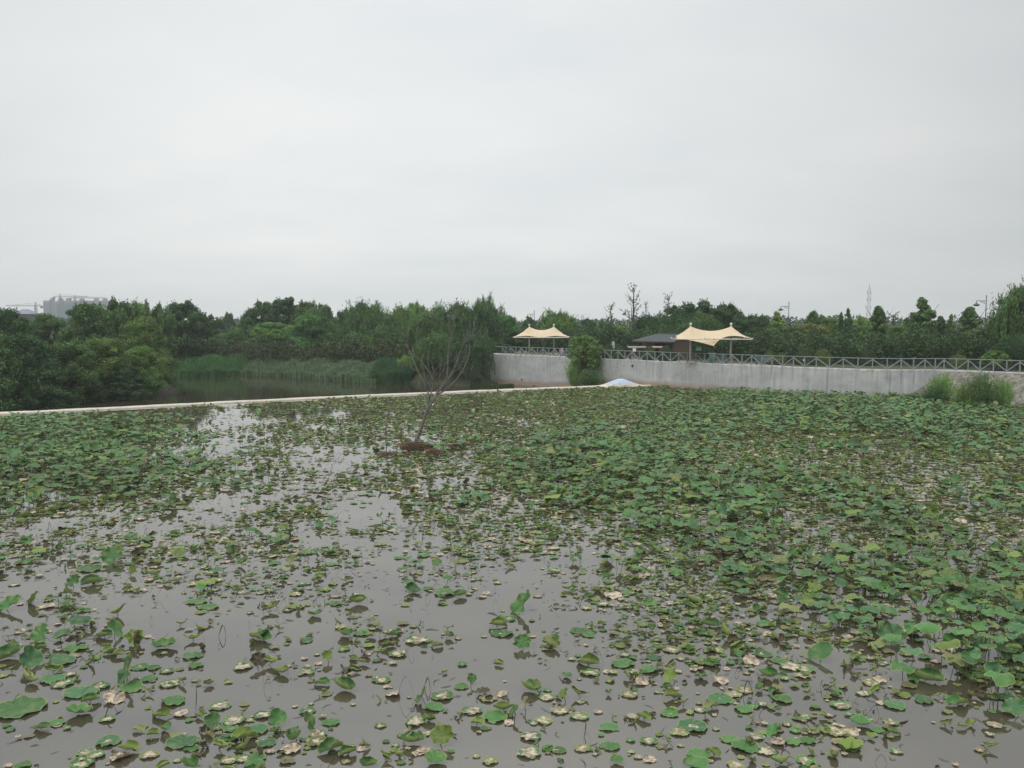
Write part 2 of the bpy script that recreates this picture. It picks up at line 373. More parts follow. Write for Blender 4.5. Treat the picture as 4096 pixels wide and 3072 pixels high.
def np_mesh(name, V, quads=None, tris=None, attrs=None, mats=(), mat_idx=None, smooth=False):
    """V (N,3); quads (M,4); tris (K,3)"""
    me = bpy.data.meshes.new(name)
    me.vertices.add(len(V)); me.vertices.foreach_set('co', np.asarray(V, np.float32).ravel())
    li, lt = [], []
    if quads is not None and len(quads): li.append(np.asarray(quads).ravel()); lt.append(np.full(len(quads), 4))
    if tris is not None and len(tris): li.append(np.asarray(tris).ravel()); lt.append(np.full(len(tris), 3))
    li = np.concatenate(li).astype(np.int32); lt = np.concatenate(lt).astype(np.int32)
    me.loops.add(len(li)); me.loops.foreach_set('vertex_index', li)
    me.polygons.add(len(lt)); me.polygons.foreach_set('loop_start', np.concatenate([[0], np.cumsum(lt)[:-1]]).astype(np.int32))
    me.polygons.foreach_set('loop_total', lt)
    for m in mats: me.materials.append(m)
    if mat_idx is not None: me.polygons.foreach_set('material_index', np.asarray(mat_idx, np.int32))
    if smooth: me.polygons.foreach_set('use_smooth', np.ones(len(lt), bool))
    me.update(calc_edges=True)
    for k, a in (attrs or {}).items():
        a = np.asarray(a, np.float32)
        if a.shape[1] == 4: at = me.attributes.new(k, 'FLOAT_COLOR', 'POINT'); at.data.foreach_set('color', a.ravel())
        else: at = me.attributes.new(k, 'FLOAT_VECTOR', 'POINT'); at.data.foreach_set('vector', a.ravel())
    return me
def mobj(name, me, parent=None):
    o = bpy.data.objects.new(name, me); COL.objects.link(o)
    if parent: o.parent = parent
    return o

# ------------------------------------------------------------------ layout lines
WP = [(1950, 1415.2), (1987, 1416.5), (2117, 1420.5), (2262, 1426.6), (2330, 1430.5), (2406, 1433.5), (2497, 1438), (2623, 1443.6), (2681, 1445.8), (2825, 1452.4), (2970, 1459),
      (3115, 1465), (3260, 1470), (3431, 1476), (3548, 1478.6), (3658, 1479.3), (3743, 1478.3), (3824, 1480), (3917, 1483.5), (4077, 1489.5), (4300, 1500), (4600, 1520), (5200, 1570)]
wx = np.array([a for a, b in WP], float); wy = np.array([b for a, b in WP], float)
def wall_y(px):
    px = np.asarray(px, float); s = 0
    for d, k in ((-40, .2), (-20, .2), (0, .2), (20, .2), (40, .2)): s = s + k * np.interp(px + d, wx, wy)
    return s
PLZ = 3.2
def wall_pt(px): return on_plane(float(px), float(wall_y(px)), PLZ)
DAM = [(-1500, 1760), (-700, 1700), (0, 1651), (450, 1630), (900, 1607), (1400, 1583), (1900, 1562.5), (2153, 1552.5), (2400, 1543.5), (2600, 1540)]
dam_pts = [on_plane(a, b, 0.12) for a, b in DAM]
wall_line = [wall_pt(p) for p in range(3620, 1950, -15)]
slope_foot = [(43.2, 76), (44.5, 71), (47, 66), (52, 58), (60, 44), (66, 20), (68, -30)]
far_bank = [tuple(on_plane(a, b, -1.3))[:2] for a, b in ((1930, 1547), (1800, 1543), (1640, 1533), (1500, 1534), (1380, 1527), (1250, 1516), (1100, 1506), (950, 1500), (860, 1506), (740, 1505), (660, 1492))] + [(-95, 155), (-140, 160)]
left_bank = [(-140, 142), (-80, 128), (-52, 114), (-45, 99), (-52, 88), (-75, 76)]
UNION = [(p.x, p.y) for p in wall_line] + far_bank + left_bank + [(-78, 60), (-78, 30), (-60, -30)] + slope_foot[::-1]
UNION = np.array(UNION)

def sdist(X, Y, poly):
    """signed distance, negative inside"""
    P = np.stack([X.ravel(), Y.ravel()], 1); n = len(poly); best = np.full(len(P), 1e9); inside = np.zeros(len(P), bool)
    for i in range(n):
        a = poly[i]; b = poly[(i + 1) % n]; ab = b - a
        t = np.clip(((P - a) @ ab) / max(ab @ ab, 1e-9), 0, 1)
        d = P - a - t[:, None] * ab; best = np.minimum(best, (d ** 2).sum(1))
        c = ((a[1] > P[:, 1]) != (b[1] > P[:, 1]))
        with np.errstate(divide='ignore', invalid='ignore'):
            xi = (b[0] - a[0]) * (P[:, 1] - a[1]) / (b[1] - a[1] + 1e-12) + a[0]
        inside ^= c & (P[:, 0] < xi)
    d = np.sqrt(best); d[inside] *= -1
    return d.reshape(X.shape)
_rs = np.random.RandomState(3); _T = _rs.rand(256, 256)
def vnoise(x, y):
    xi = np.floor(x).astype(int); yi = np.floor(y).astype(int); fx = x - xi; fy = y - yi
    fx = fx * fx * (3 - 2 * fx); fy = fy * fy * (3 - 2 * fy)
    g = lambda a, b: _T[a % 256, b % 256]
    return (g(xi, yi) * (1 - fx) + g(xi + 1, yi) * fx) * (1 - fy) + (g(xi, yi + 1) * (1 - fx) + g(xi + 1, yi + 1) * fx) * fy

# ------------------------------------------------------------------ ground
def warp(a, b, lo, hi, step):
    mid = np.arange(a, b + .01, step)
    l = a - np.geomspace(step, a - lo, 26); h = b + np.geomspace(step, hi - b, 26)
    return np.concatenate([l[::-1], mid, h])
gx = warp(-150, 110, -1800, 1800, 2.0); gy = warp(-30, 200, -1800, 1800, 2.0)
GX, GY = np.meshgrid(gx, gy)
D = sdist(GX, GY, UNION)
right = 1 / (1 + np.exp(np.clip(-(GX + 4 + 0.25 * (GY - 121)) / 2.5, -50, 50)))
right = np.where(GY < 40, 1 / (1 + np.exp(np.clip(-GX / 2.5, -50, 50))), right)
TOP = 0.5 + 2.55 * right
GZ = np.where(D < 0, np.maximum(-2.6, D * 0.9 - 1.5), -1.5 + (TOP + 1.5) * np.clip(D / (4.0 + 2.5 * (GY < 78)), 0, 1))
GZ += (vnoise(GX * .3, GY * .3) - .5) * 0.25 * (D > 5) * (right < .5)
GZ -= 1.6 * np.clip((GX - 35) / 4, 0, 1) * np.clip((86 - GY) / 4, 0, 1) * (D > 0) * np.clip((10 - D) / 5, 0, 1) * (GY > 40)
nx, ny = len(gx), len(gy)
idx = np.arange(nx * ny).reshape(ny, nx)
q = np.stack([idx[:-1, :-1], idx[:-1, 1:], idx[1:, 1:], idx[1:, :-1]], -1).reshape(-1, 4)
o = mobj('ground', np_mesh('ground', np.stack([GX, GY, GZ], -1).reshape(-1, 3), q, mats=[M['ground']], smooth=True)); tag(o, 'low green and earthy banks around the pond', kind='structure')
def ground_z(x, y):
    i = np.clip(np.searchsorted(gx, x) - 1, 0, nx - 2); j = np.clip(np.searchsorted(gy, y) - 1, 0, ny - 2)
    return float(GZ[j, i] + GZ[j + 1, i] + GZ[j, i + 1] + GZ[j + 1, i + 1]) / 4

def flat(name, pts, z, mat, label):
    bm = bmesh.new(); vs_ = [bm.verts.new((p[0], p[1], z)) for p in pts]; f = bm.faces.new(vs_); bm.normal_update()
    if f.normal.z < 0: f.normal_flip()
    bmesh.ops.triangulate(bm, faces=bm.faces[:])
    me = bpy.data.meshes.new(name); bm.to_mesh(me); bm.free(); me.materials.append(mat)
    return tag(mobj(name, me), label, kind='structure')
dl = [(p.x, p.y) for p in dam_pts]
def in_wall(px, k): 
    p = wall_pt(px); return (p.x, p.y + k)
pond = [(-130, 60), (-100, -60), (90, -60), (90, 40), (70, 60), (49, 79)] + [in_wall(p, 0.2) for p in range(3700, 2600, -30)] + dl[::-1]
flat('pond_water', pond, 0.0, M['pond'], 'still murky pond water between the lotus leaves')
river = dl + [in_wall(p, 0.2) for p in range(2600, 1960, -20)] + [(-1, 128), (-25, 140), (-60, 156), (-150, 170), (-160, 130), (-100, 90), (-130, 60)]
flat('river_water', river, -1.3, M['river'], 'dark brown river water beyond the low dam')

# ------------------------------------------------------------------ retaining wall
POSTS_L = [1900 + .3617 * c for c in (295, 335, 390, 447, 503, 560, 622, 683, 743, 807, 871, 935, 1000)]
POSTS_M = [2286, 2310, 2335, 2360, 2385]
POSTS_R = [1900 + .3617 * c for c in (1425, 1497, 1573, 1650)] + [2500 + .3617 * c for c in (70, 153, 237, 322, 408, 495, 587, 680, 775, 872, 970, 1073, 1178, 1285, 1393, 1505, 1619, 1737, 1856)] \
    + [3200 + .405 * c for c in (40, 155, 285, 422, 568, 714, 862, 1002, 1127, 1240, 1340, 1425, 1540, 1655, 1773, 1905, 2035, 2165)] + [4125, 4175, 4228, 4280]
PEAK_L = [1, 0] * 7; 
pxs = np.concatenate([np.arange(1962, 3700, 4.0), np.arange(3700, 4400, 20)])
C = np.array([tuple(wall_pt(p)) for p in pxs])[:, :2]
seg = np.concatenate([[0], np.cumsum(np.linalg.norm(np.diff(C, axis=0), axis=1))])
tan = np.gradient(C, axis=0); tan /= np.linalg.norm(tan, axis=1)[:, None]
nrm = np.stack([tan[:, 1], -tan[:, 0]], 1)          # towards the pond
nrm[nrm[:, 1] > 0] *= 1
zs = np.linspace(-2.6, 3.2, 40)
nw = len(C)
front = np.stack([np.repeat(C[:, 0:1], 40, 1), np.repeat(C[:, 1:2], 40, 1), np.repeat(zs[None], nw, 0)], -1)
back = np.stack([np.concatenate([C - nrm * .45, np.full((nw, 1), 3.2)], 1), np.concatenate([C - nrm * .45, np.full((nw, 1), -2.6)], 1)], 1)
V = np.concatenate([front, back], 1); K = 42
ii = np.arange(nw * K).reshape(nw, K)
q = np.stack([ii[:-1, :-1], ii[1:, :-1], ii[1:, 1:], ii[:-1, 1:]], -1).reshape(-1, 4)
posts_all = POSTS_L + POSTS_M + POSTS_R
ps = np.interp(posts_all, pxs, seg)
st = np.zeros((nw, K))
rs = np.random.RandomState(5)
for s_ in ps:
    wdt, ln_, amp = rs.uniform(.05, .10), rs.uniform(.5, 2.2), rs.uniform(.35, .95)
    st[:, :40] = np.maximum(st[:, :40], amp * np.exp(-((seg[:, None] - s_) / wdt) ** 2) * np.clip(1 - (3.2 - zs[None]) / ln_, 0, 1) ** .6)
for s_ in (np.interp(2100, pxs, seg), np.interp(2640, pxs, seg), np.interp(3560, pxs, seg), np.interp(3310, pxs, seg)):   # joints
    st[:, :40] = np.maximum(st[:, :40], .8 * np.exp(-((seg[:, None] - s_) / .06) ** 2))
st[:, 38:40] = np.maximum(st[:, 38:40], 0.35 * (vnoise(seg * 3, seg * 0) > .5)[:, None])
me = np_mesh('retaining_wall', V.reshape(-1, 3), q, attrs={'stain': np.repeat(st.reshape(-1, 1), 4, 1)}, mats=[M['wall']])
uvl = me.uv_layers.new(name='UVMap')
vi = np.empty(len(me.loops), np.int32); me.loops.foreach_get('vertex_index', vi)
U = np.repeat(seg[:, None], K, 1).ravel(); Z = V[:, :, 2].ravel()
Z = Z + np.repeat(np.interp(pxs, [2200, 2420], [1.15, 0])[:, None], K, 1).ravel()
uvl.data.foreach_set('uv', np.stack([U[vi], Z[vi]], 1).astype(np.float32).ravel())
wall_e = empty('retaining_wall', (C[nw // 2][0], C[nw // 2][1], 0), 'long curved pale concrete retaining wall streaked with dark water stains', 'wall')
wm = mobj('wall_face', me, wall_e); wm.matrix_parent_inverse = Matrix.Translation(-Vector(wall_e.location))
for px_, py_, r_ in ((2531, 1463, .17), (2088, 1518, .12), (2968, 1551, .15)):
    Y = wall_pt(px_).y; p = at_depth(px_, py_, Y - .02)
    b = MB(); b.tube([p + Vector((0, .2, 0)), p + Vector((0, -.1, 0))], [r_, r_], 12)
    b.build('drain_pipe', M['dark'], wall_e)
# plaza behind the wall
Bk = C.copy(); Bk = C - nrm * .45
V = np.concatenate([np.concatenate([Bk, np.full((nw, 1), 3.17)], 1), np.concatenate([Bk + np.stack([np.zeros(nw), np.interp(pxs, [3080, 3180], [4.5, .9])], 1), np.full((nw, 1), 3.17)], 1)])
q = np.stack([np.arange(nw - 1), np.arange(1, nw), nw + np.arange(1, nw), nw + np.arange(nw - 1)], 1)
tag(mobj('plaza_pavement', np_mesh('plaza_pavement', V, q, mats=[M['paving']])), 'pale paved terrace behind the railing', kind='structure')
# ------------------------------------------------------------------ rubble slope
spx = np.arange(3585, 4400, 5.0); rows = 16
W = np.array([tuple(wall_pt(p)) for p in spx])
k = np.clip((spx - 3585) / 200.0, 0, 1)
topz = -0.3 + (3.12 + .3) * k ** .9
off = 0.25 + 4.3 * np.clip((spx - 3585) / 320.0, 0, 1)
VV = []
for j in range(rows):
    f = j / (rows - 1)
    z = topz * (1 - f) + (-1.3) * f
    o_ = -0.12 + 0.18 * f + off * 1.35 * f
    y = W[:, 1] - o_; x = W[:, 0] - o_ * 0.25 * 0
    nz = (vnoise(x * 1.7, y * 1.7 + j) - .5) * .35 + (vnoise(x * .6, y * .6) - .5) * .5
    amp = np.sin(math.pi * min(1, f * 1.1 + .0)) 
    VV.append(np.stack([x, y - nz * amp, z + nz * amp], 1))
VV = np.stack(VV, 1); ii = np.arange(len(spx) * rows).reshape(-1, rows)
q = np.stack([ii[:-1, :-1], ii[:-1, 1:], ii[1:, 1:], ii[1:, :-1]], -1).reshape(-1, 4)
tag(mobj('embankment', np_mesh('embankment', VV.reshape(-1, 3), q, mats=[M['slope']], smooth=True)), 'pale rubble slope falling from the railing to the pond', kind='structure')

# ------------------------------------------------------------------ railing
fence = empty('railing', (wall_pt(3000).x, wall_pt(3000).y, PLZ), 'grey steel railing with zigzag braces along the top of the concrete wall', 'railing')
def rail_pt(px, z):
    i = np.interp(px, pxs, np.arange(nw)); p = wall_pt(px); n_ = nrm[int(min(nw - 1, i))]
    return Vector((p.x - n_[0] * .16, p.y - n_[1] * .16, z))
peaks = PEAK_L[:13] + [0, 1, 0, 1, 0] + [1 - (i % 2) for i in range(len(POSTS_R))]
RH = 1.12
allp = list(zip(posts_all, peaks))
for i, (p, pk) in enumerate(allp):
    b = MB(); a = rail_pt(p, PLZ - .02)
    tn = tan[int(np.interp(p, pxs, np.arange(nw)))]; rz = math.atan2(tn[1], tn[0])
    b.box(a.x, a.y, PLZ + RH / 2 - .02, .10, .12, RH - .04, rz); b.box(a.x, a.y, PLZ + .01, .2, .2, .02, rz)
    b.build('post', M['steel'], fence)
    if i + 1 < len(allp):
        p2, pk2 = allp[i + 1]
        if pk == pk2: pk2 = 1 - pk
        A = rail_pt(p, PLZ + (RH - .1 if pk else .06)); B = rail_pt(p2, PLZ + (RH - .1 if pk2 else .06))
        d = (B - A).normalized() * .06
        b = MB(); b.bar(A + d, B - d, .06, .10); b.build('brace', M['steel'], fence)
b = MB(); pts = [rail_pt(p, PLZ + RH) for p in np.arange(1980, 4290, 15)]
b.tube(pts, .04, 6); b.build('top_rail', M['steel'], fence)
for kk in range(6):
    b = MB(); b.tube([rail_pt(p, PLZ + .17 + kk * .14) + Vector((0, .03, 0)) for p in np.arange(1980, 4290, 25)], .011, 4); b.build('cable', M['dark'], fence)
p = rail_pt(3211, PLZ + .75); b = MB(); b.box(p.x, p.y - .1, p.z, .16, .02, .16); tag(b.build('notice_plate', M['white']), 'small white plate fixed on the railing in front of the dome bushes', 'sign')

# ------------------------------------------------------------------ dam
dam = empty('inflatable_dam', dam_pts[4], 'long low cream inflatable dam tube crossing the water to the concrete wall', 'dam')
fine = []
for i in range(len(dam_pts) - 1):
    for k_ in range(14): fine.append(dam_pts[i].lerp(dam_pts[i + 1], k_ / 14))
fine.append(dam_pts[-1])
def tube_profile(pts, rad, cz, name, mat, n=28):
    V = []; 
    for i, p in enumerate(pts):
        d = (pts[min(i + 1, len(pts) - 1)] - pts[max(i - 1, 0)]); d.z = 0; d.normalize(); s_ = Vector((d.y, -d.x, 0))
        for j in range(n):
            a = 2 * math.pi * j / n; wob = 1 + .006 * math.sin(i * .9 + j)
            V.append(Vector((p.x, p.y, cz[i])) + (s_ * math.cos(a) * rad[i][0] + Vector((0, 0, math.sin(a) * rad[i][1]))) * wob)
    f = [(i * n + j, (i + 1) * n + j, (i + 1) * n + (j + 1) % n, i * n + (j + 1) % n) for i in range(len(pts) - 1) for j in range(n)]
    b = MB(); b.add(V, f); return b.build(name, mat, dam, smooth=True)
zt = [0.18 + .012 * math.sin(i * .7) + .008 * math.sin(i * 2.3) for i in range(len(fine))]
tube_profile(fine, [(1.0, 1.0)] * len(fine), [z - 1.0 for z in zt], 'dam_tube', M['dam'])
e0, e1 = on_plane(2330, 1545, .12), on_plane(2620, 1541.5, .12)
ends, rr, cz_ = [], [], []
for i in range(41):
    t_ = i / 40; p = e0.lerp(e1, t_) ; top = 0.16 + 0.85 * math.exp(-((t_ - .52) / .19) ** 2) - 0.5 * max(0, (t_ - .8) / .2) ** 2
    ends.append(p); r_ = 1.15; rr.append((1.15, max(.3, top + .9))); cz_.append(-.9)
tube_profile(ends, rr, cz_, 'dam_end_hump', M['damblue'])

# ------------------------------------------------------------------ trees
def cards(P, Nn, size, asp, rng, droop=None):
    """diamond leaf cards: P (n,3), Nn normals (n,3), long axis random or drooping"""
    n = len(P)
    a = rng.normal(size=(n, 3)) if droop is None else droop + rng.normal(size=(n, 3)) * .35
    a -= Nn * (a * Nn).sum(1)[:, None] * .8; a /= np.linalg.norm(a, axis=1)[:, None] + 1e-9
    b = np.cross(Nn, a); b /= np.linalg.norm(b, axis=1)[:, None] + 1e-9
    s = size * rng.uniform(.6, 1.35, (n, 1))
    fold = np.cross(a, b) * s * .12
    V = np.stack([P - a * s * .5, P + b * s * asp * .5 + fold, P + a * s * .5, P - b * s * asp * .5 + fold], 1)
    return V.reshape(-1, 3)
def hue(n, base, rng, sp=.25):
    k = rng.normal(1, sp, (n, 1)).clip(.45, 1.9); h = rng.normal(0, 1, n) * .12
    c = np.array(base)[None] * k; c[:, 0] *= 1 + h * 1.6; c[:, 2] *= 1 - h
    return np.concatenate([c.clip(0.004, .9), np.ones((n, 1))], 1)
def card_mesh(name, P, Nn, size, asp, base, rng, droop=None, clump=None):
    V = cards(P, Nn, size, asp, rng, droop); n = len(P)
    c = hue(n, base, rng)
    if clump is not None: c[:, :3] *= clump[:, None]
    return np_mesh(name, V, np.arange(n * 4).reshape(-1, 4), attrs={'col': np.repeat(c, 4, 0)}, mats=[M['leaf']])
def unit(rng, n):
    v = rng.normal(size=(n, 3)); return v / np.linalg.norm(v, axis=1)[:, None]
HT = 10.0
def crown(kind, seed):
    rng = np.random.default_rng(seed); base = (.112, .205, .070)
    if kind in ('round', 'bush', 'umbrella', 'dark', 'poplar', 'cone'):
        ncl = {'round': 120, 'bush': 150, 'umbrella': 110, 'dark': 120, 'poplar': 85, 'cone': 110}[kind]
        cl = []; ax = rng.uniform(0, 6.28, 6); lobes = [(rng.uniform(0, 6.28), rng.uniform(.1, .9), rng.uniform(.15, .4)) for _ in range(7)]
        lay_t = [(rng.uniform(-2.6, 2.6), rng.uniform(-2.6, 2.6), rng.uniform(4.6, 9.3)) for _ in range(15)]
        for i in range(ncl):
            h = rng.uniform(0, 1); a = rng.uniform(0, 2 * math.pi)
            wob = 1.0
            for la, lh, lw in lobes: wob += lw * math.exp(-((math.atan2(math.sin(a - la), math.cos(a - la)) / .6) ** 2 + ((h - lh) / .16) ** 2)) * (1 if lw > .22 else -1)
            if kind == 'bush': zc, rad = .3 + 8.9 * h ** .85, 3.7 * math.sqrt(max(.04, 1 - (h * .98) ** 2.2))
            elif kind in ('round', 'dark'): zc, rad = 2.2 + 7.0 * h, 3.6 * math.sqrt(max(.03, 1 - (2 * h * .97 - .8) ** 2 / 1.45))
            elif kind == 'poplar': zc, rad = 1.4 + 8.3 * h, 2.9 * (1 - h) ** .8 + .12
            elif kind == 'cone': zc, rad = .4 + 9.2 * h, 3.1 * (1 - h) ** .65 + .08
            else:
                c0 = lay_t[i % 15]; zc = min(c0[2], 9.6 - .35 * (c0[0] ** 2 + c0[1] ** 2) ** .5 * .8) + rng.normal() * .18; rr_ = rng.uniform(0, 1.7)
                cl.append((c0[0] + rr_ * math.cos(a), c0[1] + rr_ * math.sin(a), zc - rr_ * .22, .62, .28, rng.uniform(.75, 1.3))); continue
            rr_ = rad * rng.uniform(.12, 1) ** .5 * wob
            if rng.uniform() < .12: rr_ *= 1.15; zc += .5
            sz = rng.uniform(.40, .85) * (.72 if kind in ('poplar',) else 1) * (.8 + .4 * (1 - h))
            cl.append((rr_ * math.cos(a), rr_ * math.sin(a), zc, sz, sz * .8, rng.uniform(.7, 1.35)))
        if kind == 'umbrella':
            for i in range(60): cl.append((rng.normal() * 1.6, rng.normal() * 1.6, rng.uniform(2.2, 7.5), .8, .7, rng.uniform(.8, 1.1)))
        cl = np.array(cl); ncl = len(cl); per = {'round': 230, 'bush': 230, 'umbrella': 170, 'dark': 230, 'poplar': 190, 'cone': 260}[kind]
        n = ncl * per; w_ = np.repeat(cl, per, 0); u = rng.normal(size=(n, 3)); ln = np.linalg.norm(u, axis=1)[:, None]
        u *= np.minimum(1, 2.3 / ln)
        P = w_[:, :3] + u * .62 * w_[:, [3, 3, 4]]; P[:, 2] = np.maximum(P[:, 2], .05)
        # twigs that stick out of the outline
        nt_ = 130; k_ = 8; ci = rng.integers(0, ncl, nt_); cc_ = cl[ci]; dirn = cc_[:, :3] - np.array([0, 0, 4.5]); dirn /= np.linalg.norm(dirn, axis=1)[:, None] + 1e-6
        dirn += rng.normal(size=(nt_, 3)) * .35 + np.array([0, 0, .45]); dirn /= np.linalg.norm(dirn, axis=1)[:, None]
        tt = np.linspace(.5, 1.35, k_)[None, :, None] * (.7 if kind in ('poplar', 'cone') else 1)
        Pt = (cc_[:, None, :3] + dirn[:, None] * tt * cc_[:, None, 3:4] * 1.25 + rng.normal(size=(nt_, k_, 3)) * .07).reshape(-1, 3)
        P = np.concatenate([P, Pt]); w_ = np.concatenate([w_, np.repeat(cc_, k_, 0)]); n = len(P); u = np.concatenate([u, np.repeat(dirn, k_, 0)])
        Nn = u * .5 + rng.normal(size=(n, 3)) * .6 + np.array([0, 0, .35]); Nn /= np.linalg.norm(Nn, axis=1)[:, None]
        size, asp = {'round': (.34, .55), 'bush': (.36, .30), 'umbrella': (.42, .45), 'dark': (.36, .6), 'poplar': (.36, .7), 'cone': (.26, .4)}[kind]
        return card_mesh(kind + '_crown', P, Nn, size, asp, base, rng, clump=w_[:, 5])
    if kind == 'willow':
        P, D_, cc = [], [], []
        nb = 58
        for i in range(nb):
            h = rng.uniform(0, 1); a = rng.uniform(0, 2 * math.pi)
            rad = 3.7 * math.sqrt(max(.02, 1 - (h * 1.0) ** 2.4)) * math.sqrt(rng.uniform(.15, 1))
            wv = 1 + .28 * math.sin(a * 2 + seed) * math.sin(a * 3 + 2 * seed) ; c = np.array([rad * math.cos(a) * wv, rad * math.sin(a) * wv, 4.3 + 4.3 * h + rng.normal() * .55]); tone = rng.uniform(.65, 1.4)
            # a lump on top
            m_ = 150; u = unit(rng, m_); P.append(c + u * np.abs(rng.normal(size=(m_, 1))) * np.array([.62, .62, .5]) + rng.normal(size=(m_, 3)) * .08); D_.append(u * .6 + np.array([0, 0, -.6])); cc += [tone] * m_
            for s_ in range(3):                                     # upright shoots
                k_ = 12; dv_ = np.array([rng.normal() * .4 + c[0] * .08, rng.normal() * .4 + c[1] * .08, 1.0]); tt = np.linspace(.2, 1.35, k_)[:, None]
                P.append(c + dv_ * tt * rng.uniform(.5, 1.1) + rng.normal(size=(k_, 3)) * .07); D_.append(np.tile(dv_, (k_, 1))); cc += [tone] * k_
            for s_ in range(9):                                     # hanging strands
                L_ = rng.uniform(1.2, 4.8) * (.35 + .5 * (1 - h) if rad < 2.2 else 1); L_ = min(L_, c[2] - .3)
                a2 = rng.uniform(0, 2 * math.pi); st0 = c + np.array([math.cos(a2) * .9, math.sin(a2) * .9, rng.uniform(-.2, .4)])
                k_ = int(L_ * 9); tt = np.linspace(0, 1, k_)[:, None]
                outw = np.array([c[0], c[1], 0]) / max(1e-3, math.hypot(c[0], c[1])) * .5
                pts_ = st0 + outw * np.sqrt(tt) + np.array([0, 0, -1]) * tt * L_ + rng.normal(size=(k_, 3)) * .09
                P.append(pts_); D_.append(np.tile([[0, 0, -1.0]], (k_, 1)) + rng.normal(size=(k_, 3)) * .35); cc += [tone * rng.uniform(.85, 1.15)] * k_
        P = np.concatenate(P); D_ = np.concatenate(D_); n = len(P)
        Nn = unit(rng, n); Nn[:, 2] = abs(Nn[:, 2]) * .5; Nn /= np.linalg.norm(Nn, axis=1)[:, None]
        return card_mesh('willow_crown', P, Nn, .42, .24, base, rng, droop=D_, clump=np.array(cc))
    if kind == 'shrub':
        P, D_, cc = [], [], []
        for i in range(230):
            a = rng.uniform(0, 6.28); pol = abs(rng.normal()) * .42; L_ = rng.uniform(5.5, 10.2) * (1 - .25 * min(1, pol)); k_ = 64
            tt = rng.uniform(.12, 1, k_)[:, None]; dv_ = np.array([math.cos(a) * math.sin(pol), math.sin(a) * math.sin(pol), math.cos(pol)])
            b0 = np.array([rng.normal() * .9, rng.normal() * .9, 0])
            pts_ = b0 + dv_ * tt * L_ + np.array([math.cos(a), math.sin(a), -.35]) * (tt ** 2) * rng.uniform(.2, 1.6) + rng.normal(size=(k_, 3)) * (.12 + .35 * tt * (1.1 - tt) + .12)
            P.append(pts_); D_.append(np.tile(dv_ + [0, 0, .3], (k_, 1)) + rng.normal(size=(k_, 3)) * .4); cc += [rng.uniform(.7, 1.35)] * k_
        P = np.concatenate(P); P[:, 2] = np.maximum(P[:, 2], .02); D_ = np.concatenate(D_); n = len(P); Nn = unit(rng, n)
        return card_mesh('shrub_crown', P, Nn, .62, .22, base, rng, droop=D_, clump=np.array(cc))
    if kind == 'ginkgo':
        P = []
        for br in GINKGO[seed]:
            for p0, p1 in zip(br[:-1], br[1:]):
                k_ = max(1, int((p1 - p0).length * 7))
                for i in range(k_): P.append(tuple(p0.lerp(p1, rng.uniform())) + rng.normal(size=3) * .11)
        P = np.array(P); return card_mesh('sparse_crown', P, unit(rng, len(P)), .24, .7, (.10, .13, .05), rng)
def tree_trunk(kind, seed):
    r_ = random.Random(seed); b = MB(); hgt = 8.8 if kind in ('poplar', 'cone', 'ginkgo') else 6.5
    br = [[Vector((0, 0, -1.2))]]; x = y = 0
    for i in range(1, 8):
        x += r_.uniform(-.15, .15); y += r_.uniform(-.15, .15); br[0].append(Vector((x, y, -.2 + hgt * i / 7)))
    b.tube(br[0], [.26 * (1 - i / 8.4) + .02 for i in range(8)], 7)
    nlim = {'ginkgo': 26}.get(kind, 7)
    for k_ in range(nlim):
        i = r_.uniform(1.6, 6.6) if kind != 'ginkgo' else r_.uniform(2.5, 7); p0 = br[0][int(i)].lerp(br[0][min(7, int(i) + 1)], i % 1)
        a = r_.uniform(0, 6.28); l_ = r_.uniform(1.6, 3.0) * (1 if kind != 'ginkgo' else .95 * (1.25 - i / 8)); up = r_.uniform(.5, 1.2)
        pts_ = [p0]
        for j in range(1, 5): 
            f = j / 4; pts_.append(p0 + Vector((math.cos(a) * l_ * f, math.sin(a) * l_ * f, up * l_ * f * (.5 + .5 * f))) + Vector((r_.uniform(-.1, .1), r_.uniform(-.1, .1), r_.uniform(-.1, .1))))
        b.tube(pts_, [.09, .07, .05, .035, .015] if kind != 'ginkgo' else [.045, .035, .03, .02, .01], 5); br.append(pts_)
    return b, br
GINKGO = {}
TR = {}
for kind, seeds in (('round', (1, 2, 3)), ('bush', (4, 5, 6, 7)), ('willow', (8, 9, 10)), ('poplar', (11, 12)), ('cone', (13, 14)), ('umbrella', (15, 16)), ('dark', (17, 18)), ('shrub', (22, 23, 24)), ('ginkgo', (19, 20))):
    for sd_ in seeds:
        b, br = tree_trunk(kind, sd_)
        if kind == 'ginkgo': GINKGO[sd_] = br
        cm = crown(kind, sd_)
        tm = bpy.data.meshes.new('trunk'); tm.from_pydata(b.v, [], b.f); tm.materials.append(M['bark'])
        TR.setdefault(kind, []).append((tm, cm))
WID = {'shrub': 14.5, 'round': 8.6, 'bush': 8.8, 'willow': 9.2, 'poplar': 6.4, 'cone': 6.4, 'umbrella': 9.4, 'dark': 8.6, 'ginkgo': 3.3}
TOPZ = {'shrub': 10.0, 'round': 9.8, 'bush': 9.7, 'willow': 9.4, 'poplar': 10.2, 'cone': 10.1, 'umbrella': 9.8, 'dark': 9.8, 'ginkgo': 9.4}
tcount = 0
